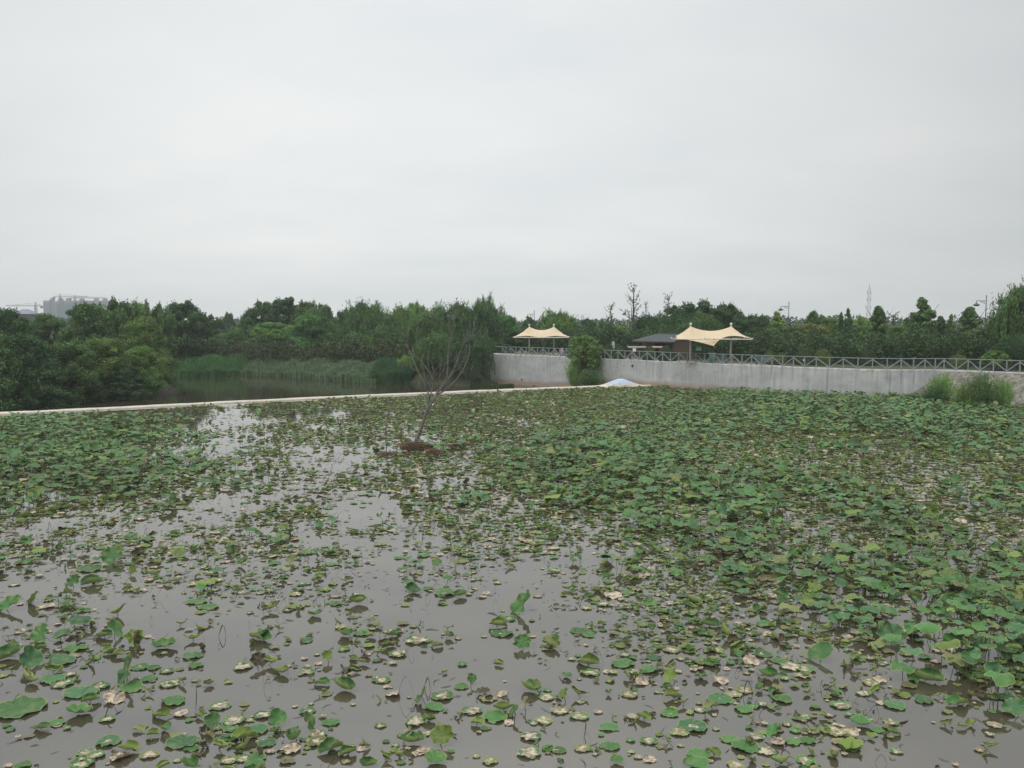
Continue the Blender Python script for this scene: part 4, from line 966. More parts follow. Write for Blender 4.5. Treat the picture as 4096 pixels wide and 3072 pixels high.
# ------------------------------------------------------------------ canopies
def canopy(label, c, ang, a, bh, polex, peak, edge, mid_drop, tiph, prad, fin, sag, ridge=.5):
    e = empty('tent_canopy', (c.x, c.y, PLZ), label, 'canopy', 'cream twin-peaked shade canopies')
    nu, nv = 73, 37
    u = np.linspace(-1, 1, nu); v = np.linspace(-1, 1, nv); Ug, Vg = np.meshgrid(u, v, indexing='ij')
    # plan shape with scalloped edges
    ysc = bh * (1 - .16 * np.sin(np.pi * np.abs(Ug)) ** 1.0); xsc = a * (1 - .06 * np.cos(Vg * np.pi / 2))
    X = Ug * xsc; Y = Vg * ysc
    def corner_z(uu, front): 
        e_ = np.where(uu < 0, 1.15, 6.0) if front and mid_drop[0] < -.4 else 2.2
        base_ = edge + (mid_drop[0] if front else mid_drop[1]) * np.clip(1 - np.abs(uu), 0, 1) ** e_ + sag * np.sin(np.pi * np.abs(uu)) * (np.where(uu < 0, .25, 1) if front and mid_drop[0] < -.4 else 1)
        return base_
    Zg = np.full_like(X, edge + .4); fixed = np.zeros(X.shape, bool); jm = nv // 2
    on = np.abs(X[:, jm]) <= polex; Zg[on, jm] = (peak - ridge) + ridge * np.abs(X[on, jm] / polex) ** 2.0; fixed[on, jm] = True
    for jj, fr in ((0, True), (-1, False)): Zg[:, jj] = corner_z(u, fr); fixed[:, jj] = True
    for i_ in (0, -1): Zg[i_, :] = edge + sag * .7 * np.cos(v * np.pi / 2); fixed[i_, :] = True
    for s_ in (-1, 1):
        dd = np.hypot(X - s_ * polex, Y); m_ = (dd < .22) | ((dd < .75) & (X * s_ > polex)); m_ &= ~fixed; Zg[m_] = peak - dd[m_] * .78; fixed |= m_
    for it in range(2500):
        Zn = Zg.copy(); Zn[1:-1, 1:-1] = .25 * (Zg[2:, 1:-1] + Zg[:-2, 1:-1]) * (1.25) + (Zg[1:-1, 2:] + Zg[1:-1, :-2]) * (.5 - .3125)
        Zg = np.where(fixed, Zg, Zn)
    # slight wrinkles
    Zg += .02 * np.sin(X * 5 + Y * 3) * (~fixed)
    V = np.stack([X, Y, Zg], -1); ii = np.arange(nu * nv).reshape(nu, nv)
    q = np.stack([ii[:-1, :-1], ii[1:, :-1], ii[1:, 1:], ii[:-1, 1:]], -1).reshape(-1, 4)
    rot = Matrix.Rotation(ang, 4, 'Z'); Rm = np.array(rot.to_3x3())
    Vw = V.reshape(-1, 3) @ Rm.T
    Vt = np.concatenate([Vw, Vw - np.array([0, 0, .015])]); q2 = np.concatenate([q, q[:, ::-1] + len(Vw)])
    o = mobj('canopy_fabric', np_mesh('canopy_fabric', Vt, q2, mats=[M['canvas']], smooth=True), e)
    W_ = lambda x, y, z: rot @ Vector((x, y, z))
    for s_ in (-1, 1):
        b = MB(); b.tube([W_(s_ * polex, 0, 0), W_(s_ * polex, 0, peak + .02)], prad, 12); b.tube([W_(s_ * polex, 0, 0), W_(s_ * polex, 0, .06)], prad * 1.9, 12); x = b.build('pole', M['pole'], None, True); x.parent = e
        b = MB(); k_ = fin; pr = [(.02, -.45 * k_), (k_ * .55, -.45 * k_), (k_ * .55, 0), (k_ * .35, .1 * k_)] + [(k_ * math.sin(t_), k_ * 1.0 - k_ * math.cos(t_) + .12 * k_) for t_ in np.linspace(.35, math.pi, 9)]
        p = W_(s_ * polex, 0, peak); b.lathe((p.x, p.y, p.z + .08), pr, 14); x = b.build('finial', M['pole'], None, True); x.parent = e
        b = MB()
        for x1, y1 in ((s_ * a, -bh), (s_ * a, bh), (0, -bh), (0, bh)):
            zc_ = edge - .06
            b.tube([W_(s_ * polex, 0, edge - .1 + .35), W_(x1, y1, zc_)], .035, 6)
        x = b.build('strut', M['pole']); x.parent = e
    b = MB(); cs = [(-a, -bh), (0, -bh), (a, -bh), (a, bh), (0, bh), (-a, bh)]
    zz_ = lambda p: edge - .08
    for i_ in range(6): b.tube([W_(*cs[i_], zz_(cs[i_])), W_(*cs[(i_ + 1) % 6], zz_(cs[(i_ + 1) % 6]))], .05, 6)
    for p in cs:
        q_ = W_(*p, zz_(p)); b.tube([q_ - W_(p[0], p[1], 0).normalized() * .1, q_ + W_(p[0], p[1], 0).normalized() * .12 + Vector((0, 0, .12))], .08, 8)
    x = b.build('edge_frame', M['pole']); x.parent = e
    return e
def z_at(py, d): return at_depth(2048, py, d).z
d1 = 123.0; cx1 = at_depth(2166, 1400, d1)
canopy('smaller cream twin-peaked canopy, above the left part of the wall', cx1, R(-4), 4.15, 2.1, 1.88, z_at(1307, d1) - PLZ, z_at(1348, d1 - 1) - PLZ, (-.12, 0), 0, .11, .16, .22, .52)
d2 = 96.0; cx2 = at_depth(2841, 1430, d2)
canopy('larger cream twin-peaked canopy with a drooping front corner, beside the brick building', cx2, R(-5), 4.35, 2.4, 2.38, z_at(1305.5, d2) - PLZ, z_at(1353, d2) - PLZ, (-.85, -.1), 0, .11, .17, .34, .54)

# ------------------------------------------------------------------ brick building with slate roof
db = 107.0
bl = at_depth(2546, 1400, db + 3.2); brr = at_depth(2686, 1400, db - 1.2)
ux = (brr - bl); ux.z = 0; LEN = ux.length; ux.normalize(); uy = Vector((-ux.y, ux.x, 0))
bld = empty('brick_building', (bl.x, bl.y, 3.1), 'low brown brick building with a grey slate roof behind the larger canopy', 'building')
ang = math.atan2(ux.y, ux.x)
def BB(x0, x1, y0, y1, z0, z1, name, mat, par=None, mb=None):
    b = mb or MB(); v = []
    for z in (z0, z1):
        for x, y in ((x0, y0), (x1, y0), (x1, y1), (x0, y1)): v.append(ux * x + uy * y + Vector((0, 0, z)))
    b.add(v, [(0, 3, 2, 1), (4, 5, 6, 7), (0, 1, 5, 4), (1, 2, 6, 5), (2, 3, 7, 6), (3, 0, 4, 7)])
    if mb is None: x = b.build(name, mat); x.parent = par or bld; return x
WD = 5.2; EZ = 2.32; RZ = 3.22
w1 = MB(); BB(1.25, 2.75, .5, WD, 0, EZ, '', None, mb=w1); BB(2.75, LEN - .12, 1.7, WD, 0, EZ, '', None, mb=w1); BB(LEN - .12, LEN, .5, WD, 0, EZ, '', None, mb=w1)
# gable on the right side
v = [ux * (LEN - .1) + uy * .5 + Vector((0, 0, EZ)), ux * (LEN - .1) + uy * WD + Vector((0, 0, EZ)), ux * (LEN - .1) + uy * (WD / 2 + .2) + Vector((0, 0, RZ - .15)),
     ux * LEN + uy * .5 + Vector((0, 0, EZ)), ux * LEN + uy * WD + Vector((0, 0, EZ)), ux * LEN + uy * (WD / 2 + .2) + Vector((0, 0, RZ - .15))]
w1.add(v, [(0, 1, 2), (5, 4, 3), (0, 2, 5, 3), (1, 4, 5, 2), (0, 3, 4, 1)])
x = w1.build('wall', M['brick']); x.parent = bld
for xx in (.15, 3.6, 4.0 + (LEN - 4) * .92):
    BB(xx, xx + .14, .3, .44, 0, EZ, 'column', M['timber'])
BB(3.0, 3.9, 1.66, 1.7, .05, 1.95, 'door', M['dark'])
BB(4.3, 5.1, 1.66, 1.7, .9, 1.7, 'window', M['window'])
rf = MB(); oh = .45; ym = WD / 2 + .2
def RP(x, y, z): return ux * x + uy * y + Vector((0, 0, z))
th_ = .09
A = [RP(-.55, -.25, EZ), RP(LEN + .55, -.25, EZ), RP(LEN + .55, ym, RZ), RP(1.0, ym, RZ)]
B = [RP(-.55, WD + .4, EZ), RP(LEN + .55, WD + .4, EZ), RP(LEN + .55, ym, RZ), RP(1.0, ym, RZ)]
H = [RP(-.55, -.25, EZ), RP(1.0, ym, RZ), RP(-.55, WD + .4, EZ)]
up = Vector((0, 0, th_))
for F in (A, B, H):
    n_ = len(F); rf.add(F + [p + up for p in F], [tuple(range(n_)), tuple(range(2 * n_ - 1, n_ - 1, -1))] + [(i, (i + 1) % n_, n_ + (i + 1) % n_, n_ + i) for i in range(n_)])
x = rf.build('roof', M['slate']); x.parent = bld
sm = MB()
for i in range(30):                                    # standing tile rolls down the slope
    xx = -.4 + i * (LEN + .85) / 30; t0 = max(0.0, 0.0); xt = max(xx, -.55 + 1.55 * 1.0) if xx < 1.0 else xx
    f = 1 if xx >= 1.0 else max(0, (xx + .55) / 1.55)
    sm.bar(RP(xx, -.24, EZ + th_ + .015), RP(xx, -.25 + (ym + .25) * f, EZ + (RZ - EZ) * f + th_ + .015), .05, .04)
sm.bar(RP(1.0, ym, RZ + th_ + .03), RP(LEN + .55, ym, RZ + th_ + .03), .16, .1)
x = sm.build('roof_tile_ridges', M['slate']); x.parent = bld
BB(-.5, LEN + .5, -.24, -.18, EZ - .1, EZ + .02, 'fascia', M['timber'])

# pergolas with pale beam ends
def pergola(px0, px1, py, d, label):
    a = at_depth(px0, py, d); b_ = at_depth(px1, py, d); e = empty('pergola', (a.x, d, 3.1), label, 'pergola', 'low pergolas with pale beam ends')
    Lw = b_.x - a.x; z = a.z - 3.1
    m_ = MB(); n_ = int(Lw / .14)
    for i in range(n_): m_.box(i * Lw / n_ + .05, .6, z, .07, 1.6, .12)
    x = m_.build('beams', M['pinkwood']); x.parent = e
    m_ = MB()
    for yy in (0.05, 1.15): m_.box(Lw / 2, yy, z - .09, Lw * .95, .08, .10)
    x = m_.build('rail', M['pinkwood']); x.parent = e
    for fx in (.12, .88):
        for yy in (.05, 1.15):
            m_ = MB(); m_.box(Lw * fx, yy, (z - .14) / 2, .12, .12, z - .14); x = m_.build('post', M['timber']); x.parent = e
pergola(2515, 2586, 1388, 104, 'low pergola with pale beam ends behind the white board, left of the building')
pergola(2615, 2652, 1388, 104.5, 'short pergola with pale beam ends between two dome bushes')

# ------------------------------------------------------------------ street lamps
def lamp(px, ytop, d, label, second=False, arm=None, z0=3.05):
    P = at_depth(px, ytop, d); e = empty('street_lamp', (P.x, d, z0), label, 'street lamp', 'dark street lamps with hanging heads'); h = P.z - z0
    b = MB(); b.tube([(0, 0, 0), (0, 0, .5), (0, 0, h)], [.11, .08, .05], 8); b.lathe((0, 0, h), [(.05, 0), (.09, .03), (.06, .12), (.001, .2)], 8); x = b.build('pole', M['lamp']); x.parent = e
    for s_, zz in ((-1, h - .55),) + (((1, h - 3.0),) if second else ()):
        La = 1.25
        b = MB(); b.bar((0, 0, zz), (s_ * La, 0, zz), .05, .07); b.bar((0, 0, zz - .42), (s_ * La * .55, 0, zz - .1), .035, .035)
        for k_ in range(4): b.bar((s_ * (.25 + k_ * .17), 0, zz), (s_ * (.25 + k_ * .17), 0, zz - .32 + k_ * .05), .03, .03)
        b.bar((s_ * La, 0, zz), (s_ * La, 0, zz - .2), .05, .05); a_ = b.build('arm', M['lamp']); a_.parent = e
        b = MB(); b.lathe((s_ * La, 0, zz - .2), [(.04, 0), (.1, -.05), (.14, -.16), (.42, -.3), (.4, -.36), (.22, -.46), (.001, -.5)], 14); x = b.build('lamp_head', M['lamp'], None, True); x.parent = e
lamp(2137, 1245, 150, 'street lamp behind the smaller canopy')
lamp(2526, 1232, 140, 'street lamp beside the tallest bare tree', True)
lamp(3156, 1211, 124, 'two-armed street lamp in the skyline right of the larger canopy', True)
lamp(3946, 1186, 103, 'two-armed street lamp by the willow near the right edge', True)

# ------------------------------------------------------------------ benches, signs, stones
def bench(px, py, wpx, d, label, rz=0.0):
    P = at_depth(px, py, d); e = empty('park_bench', (P.x, d, 3.17), label, 'bench', 'blue-grey slatted park benches'); w_ = wpx / 3200 * d; e.rotation_euler.z = rz
    b = MB()
    for i in range(4): b.box(0, -.25 + i * .13, .44, w_, .1, .03)
    x = b.build('seat', M['bench']); x.parent = e
    b = MB()
    for i in range(4): b.box(0, .26 + i * .03, .58 + i * .14, w_, .03, .07)
    x = b.build('backrest', M['bench']); x.parent = e
    for s_ in (-1, 1):
        b = MB(); b.box(s_ * w_ * .42, -.05, .21, .08, .5, .42); b.bar((s_ * w_ * .42, .24, .4), (s_ * w_ * .42, .4, 1.08), .06); x = b.build('leg', M['dark']); x.parent = e
bench(2878, 1440, 60, 94.5, 'blue-grey slatted bench under the larger canopy', R(-8))
bench(3052, 1448, 62, 91, 'blue-grey slatted bench in front of the yellow hedge', R(-10))
# litter bin / shelf with white top next to bench
P = at_depth(2848, 1425, 95); e = empty('litter_bin', (P.x, 95, 3.17), 'green litter bin with white slatted top left of the canopy bench', 'bin')
b = MB(); b.box(0, 0, .4, .6, .4, .8, taper=.95); x = b.build('body', M['signgreen']); x.parent = e
b = MB(); b.box(0, 0, 1.2, .75, .45, .05); b.box(0, 0, .95, .6, .4, .05)
for sx_ in (-.28, .28): b.box(sx_, 0, 1.0, .04, .04, .42)
x = b.build('lid', M['white']); x.parent = e
# green sign board
def sign_panel(px, py0, py1, wpx, d, label, post_mat, board_mat, name='notice_board', posts=(-.45, .45), zlift=3.1):
    P0 = at_depth(px, py0, d); P1 = at_depth(px, py1, d); w_ = wpx / 3200 * d; e = empty(name, (P0.x, d, zlift), label, 'sign')
    zt_, zb_ = P0.z - zlift, P1.z - zlift
    b = MB(); b.box(0, 0, (zt_ + zb_) / 2, w_, .06, zt_ - zb_); x = b.build('board', board_mat); x.parent = e
    for f in posts:
        b = MB(); b.box(f * w_ * 1.1, .06, zt_ / 2, .07, .07, zt_ + .05); x = b.build('post', post_mat); x.parent = e
    return e, w_, zt_, zb_
e, w_, zt_, zb_ = sign_panel(2795, 1384, 1404, 24, 98.5, 'green notice board on dark red legs beside the larger canopy', M['redsteel'], M['signgreen'])
b = MB(); b.box(0, -.035, (zt_ + zb_) / 2 - .06, w_ * .88, .01, (zt_ - zb_) * .62); x = b.build('panel', M['signlight']); x.parent = e
b = MB(); rnd = random.Random(2)
for i in range(5):                                       # a line of characters too small to read
    cx_ = (-.28 + i * .14) * w_; cz2 = (zt_ + zb_) / 2 - .04
    for k_ in range(3): b.box(cx_, -.045, cz2 - .035 + k_ * .035, .10 * w_, .006, .014)
    b.box(cx_ + rnd.uniform(-.02, .02), -.045, cz2, .014, .008, .11)
x = b.build('lettering', M['signgreen']); x.parent = e
b = MB(); b.box(0, .05, zb_ - .25, w_ * 1.1, .05, .1); x = b.build('crossbar', M['redsteel']); x.parent = e
# round information sign on green post
e, w_, zt_, zb_ = sign_panel(2453.5, 1370, 1382.5, 9.5, 107, 'white sign with a round mark on a green post between two dome bushes', M['signgreen'], M['white'], 'information_sign', (0,))
b = MB(); r_ = .115; cz2 = (zt_ + zb_) / 2
ring = [Vector((math.cos(a) * r_, -.036, cz2 + math.sin(a) * r_)) for a in np.linspace(0, 2 * math.pi, 17)]
b.tube(ring, .018, 4); b.box(0, -.036, cz2, .07, .01, .07); x = b.build('round_mark', M['dark']); x.parent = e
b = MB(); b.box(.08, -.01, zb_ - .22, .2, .05, .18); x = b.build('lower_plate', M['white']); x.parent = e
b = MB(); b.box(0, .04, zt_ + .12, .34, .06, .2); x = b.build('cap', M['signgreen']); x.parent = e
sign_panel(2537.5, 1393, 1406, 12.5, 101.5, 'plain white board on a post in front of the left pergola', M['steel'], M['white'], 'white_board', (0,))
# stones and stools under the smaller canopy
for px_, py_, wp, hp, d_, lb in ((2078, 1416, 11, 13, 122.5, 'pinkish block stool left of the canopy pole'), (2102, 1417, 11, 13, 122, 'pinkish block stool just left of the canopy pole'),
                             (2200, 1419, 16, 10, 118, 'low pale boulder by the right canopy pole'), (2225, 1422, 16, 13, 116.5, 'pale boulder right of the right canopy pole'),
                             (2246, 1425, 18, 32, 116, 'tall pale standing stone by the wall shrub'), (2264, 1428, 16, 12, 113.5, 'pale rock half hidden by the wall shrub')):
    P = at_depth(px_, py_, d_); b = MB(); bm = bmesh.new(); bmesh.ops.create_icosphere(bm, subdivisions=3, radius=1)
    w_ = wp / 3200 * d_ / 2; h_ = hp / 3200 * d_; boxy = 'block' in lb
    for v in bm.verts:
        if boxy: v.co = Vector([max(-.75, min(.75, c * 1.2)) / .75 for c in v.co])
        else: v.co *= 1 + mnoise.noise(v.co * 1.5 + Vector((px_, 0, 0))) * .5
        v.co = Vector((v.co.x * w_, v.co.y * w_, (v.co.z * .5 + .45) * h_))
    b.add([Vector((P.x, d_, 3.15)) + v.co for v in bm.verts], [tuple(v.index for v in f.verts) for f in bm.faces]); bm.free()
    tag(b.build('stone_stool' if boxy else 'boulder', M['stone']), lb, 'stool' if boxy else 'boulder', 'stones around the smaller canopy')
# thin white post with a hanging box, and hanging plates under the smaller canopy
P = at_depth(2172, 1400, 124.5); e = empty('sign_post', (P.x, 124.5, 3.17), 'thin white post with a small box sign under the smaller canopy', 'sign')
b = MB(); b.tube([(0, 0, 0), (0, 0, 2.5)], .035, 8); x = b.build('post', M['pole']); x.parent = e
b = MB(); b.box(.17, 0, 2.1, .24, .08, .34); x = b.build('box_sign', M['steel']); x.parent = e
P = at_depth(2198, 1356, 124.5); b = MB(); b.box(P.x, 124.5, P.z, .5, .05, .2); b.bar((P.x, 124.5, P.z), (P.x, 124.5, P.z + .3), .02); tag(b.build('hanging_plate', M['steel']), 'small grey plate hanging beneath the right peak of the smaller canopy', 'sign')

# ------------------------------------------------------------------ far things
DB = 1250.0
def PB(px, py): return at_depth(px, py, DB)
tb = empty('tower_block', (PB(305, 1290).x, DB, 0), 'long hazy tower block with six small domes on its roof, wrapped in scaffold net', 'building')
xl, xr = PB(172, 1202).x, PB(439, 1203).x; zt_ = PB(300, 1202).z; bx = PB(305, 1290).x
b = MB()
segx = [172, 196, 226, 246, 262, 282, 296, 318, 336, 356, 372, 398, 418, 439]
for i in range(len(segx) - 1):
    x0, x1 = PB(segx[i], 1200).x - bx, PB(segx[i + 1], 1200).x - bx; rec = 3.0 if i % 2 else 0.0
    b.box((x0 + x1) / 2, 9 + rec, zt_ / 2 - (1.0 if i % 2 else 0), (x1 - x0), 18, zt_ - (2.0 if i % 2 else 0))
x = b.build('facade', M['facade']); x.parent = tb
for i in range(len(segx) - 1):
    x0, x1 = PB(segx[i], 1200).x - bx, PB(segx[i + 1], 1200).x - bx
    b = MB(); rec = 3.0 if i % 2 else 0.0; m_ = 3
    for f in range(15):
        for k_ in range(m_): b.box(x0 + (x1 - x0) * (k_ + .5) / m_, rec - .06, 4 + f * (zt_ - 7) / 15 + .6, (x1 - x0) / m_ * .5, .2, 1.5)
    x = b.build('window_bay', M['window']); x.parent = tb
x0, x1 = PB(234, 1200).x - bx, PB(300, 1200).x - bx
b = MB(); b.box((x0 + x1) / 2, -1.2, (zt_ - 6) / 2, x1 - x0, 1.5, zt_ - 6); x = b.build('scaffold_net', M['facade2']); x.parent = tb
for px_ in (197.5, 232.5, 262, 317, 375, 410):
    X = PB(px_, 1200).x - bx; b = MB(); b.lathe((X, 8, zt_ - .3), [(3.6, 0), (3.6, 2.2), (4.0, 2.4), (3.6, 3.4), (2.2, 4.3), (.6, 4.8), (.02, 5.0)], 10); x = b.build('roof_dome', M['facade']); x.parent = tb
def crane(px, ytop, ybase, jl, jr, jy, d, label, tilt=0.0):
    P = at_depth(px, ytop, d); e = empty('tower_crane', (P.x, d, 0), label, 'crane', 'tower cranes at the building site'); k_ = d / 3200
    b = MB(); zj = at_depth(px, jy, d).z; s_ = 2.2
    for cx_, cy_ in ((-s_ / 2, -s_ / 2), (s_ / 2, -s_ / 2), (s_ / 2, s_ / 2), (-s_ / 2, s_ / 2)): b.bar((cx_, cy_, 0), (cx_, cy_, zj), .5)
    nz = int(zj / 3)
    for i in range(nz):
        sg = 1 if i % 2 else -1; b.bar((-sg * s_ / 2, -s_ / 2, i * 3), (sg * s_ / 2, -s_ / 2, i * 3 + 3), .35)
    b.bar((0, 0, zj), (0, 0, P.z), .9); x = b.build('mast', M['lamp']); x.parent = e
    b = MB(); xa, xb_ = -jl * k_, jr * k_
    b.bar((xa, 0, zj - tilt * xa), (xb_, 0, zj + tilt * xb_), .4); b.bar((xa * .97, 0, zj + 1.3), (xb_ * .97, 0, zj + 1.3), .25)
    n_ = 24
    for i in range(n_): b.bar((xa + (xb_ - xa) * i / n_, 0, zj), (xa + (xb_ - xa) * (i + 1) / n_, 0, zj + 1.3), .3)
    b.bar((0, 0, P.z - .5), (xa * .8, 0, zj + 1), .25); b.bar((0, 0, P.z - .5), (xb_ * .8, 0, zj + 1), .25)
    x = b.build('jib', M['lamp']); x.parent = e
    b = MB(); b.box(xa if jl < jr else xb_, 0, zj - 1.4, 3, 2, 3); x = b.build('counterweight', M['lamp']); x.parent = e
crane(240, 1175, 1290, 25, 110, 1188, 1180, 'hazy tower crane above the left domes of the tower block')
crane(299, 1181, 1290, 19, 120, 1193, 1190, 'hazy tower crane above the middle of the tower block', 0.0)
crane(142, 1209, 1290, 120, 24, 1224, 1050, 'hazy tower crane standing left of the tower block')
hb = at_depth(84, 1262, 420); e = empty('hip_roof_house', (hb.x, 420, 0), 'pinkish hip-roofed house half hidden by trees at the left', 'house')
zr = at_depth(84, 1236, 420).z; ze = at_depth(84, 1256, 420).z
b = MB(); b.box(0, 4, ze / 2, 8, 8, ze); x = b.build('wall', M['brick']); x.parent = e
b = MB(); b.add([(-5.2, -1, ze), (5.2, -1, ze), (5.2, 9, ze), (-5.2, 9, ze), (-1.5, 4, zr), (1.5, 4, zr)], [(0, 3, 2, 1), (0, 1, 5, 4), (1, 2, 5), (2, 3, 4, 5), (3, 0, 4)]); x = b.build('roof', M['facade']); x.parent = e
def lattice(px, ytop, d, w0, w1, label, name, cross=0, lean=0.0):
    P = at_depth(px, ytop, d); e = empty(name, (P.x, d, 0), label, 'tower' if cross == 0 else 'pylon'); h = P.z; n_ = 22 if cross else 15
    b = MB(); W_ = lambda z: w0 + (w1 - w0) * z / h
    for sx_, sy_ in ((-1, -1), (1, -1), (1, 1), (-1, 1)): b.bar((sx_ * W_(0) / 2, sy_ * W_(0) / 2, 0), (sx_ * w1 / 2 + lean, sy_ * w1 / 2, h * .93), .05 * d / 400)
    for i in range(n_):
        z0_, z1_ = h * .93 * i / n_, h * .93 * (i + 1) / n_; l0, l1 = lean * z0_ / h, lean * z1_ / h
        for sy_ in (-1, 1):
            b.bar((-W_(z0_) / 2 + l0, sy_ * W_(z0_) / 2, z0_), (W_(z1_) / 2 + l1, sy_ * W_(z1_) / 2, z1_),  .025 * d / 400); b.bar((W_(z0_) / 2 + l0, sy_ * W_(z0_) / 2, z0_), (-W_(z1_) / 2 + l1, sy_ * W_(z1_) / 2, z1_), .025 * d / 400)
    x = b.build('lattice', M['lamp']); x.parent = e
    if not cross:
        for zz in (.86, .74, .6, .48):
            for sx_ in (-1, 1):
                b = MB(); b.box(sx_ * (W_(h * zz) / 2 + .28) + lean * zz, 0, h * zz, .14, .14, 1.4); x = b.build('antenna', M['steel']); x.parent = e
        b = MB(); b.bar((lean, 0, h * .92), (lean, 0, h), .12); x = b.build('spire', M['lamp']); x.parent = e
    else:
        b = MB()
        for zz in (.97, .86, .76): b.bar((-w0 * 1.1, 0, h * zz), (w0 * 1.1, 0, h * zz), .14)
        x = b.build('crossarm', M['lamp']); x.parent = e
lattice(3478, 1138, 330, 1.35, .7, 'tall slender lattice radio mast above the park trees', 'radio_mast', 0, 0.0)
lattice(2330, 1256, 900, 9, 1.5, 'faint power pylon in the haze right of the smaller canopy', 'power_pylon', 1)
lattice(983, 1244, 900, 7, 1.5, 'faint power pylon in the haze above the far bank trees', 'power_pylon', 1)
lattice(3118, 1230, 900, 8, 1.5, 'faint power pylon in the haze left of the two-armed street lamp', 'power_pylon', 1)

# ------------------------------------------------------------------ haze
b = MB(); b.box(0, 0, 28, 3900, 3900, 66)
hz = b.build('haze', None); m = bpy.data.materials.new('haze'); m.use_nodes = True; t = m.node_tree; t.nodes.clear()
o_ = t.nodes.new('ShaderNodeOutputMaterial'); pv = t.nodes.new('ShaderNodeVolumePrincipled')
pv.inputs['Color'].default_value = (.93, .96, 1.0, 1); pv.inputs['Density'].default_value = 0.00034; pv.inputs['Anisotropy'].default_value = .2
t.links.new(pv.outputs[0], o_.inputs['Volume']); hz.data.materials.append(m)
tag(hz, 'thin pale haze over the whole place', kind='stuff')

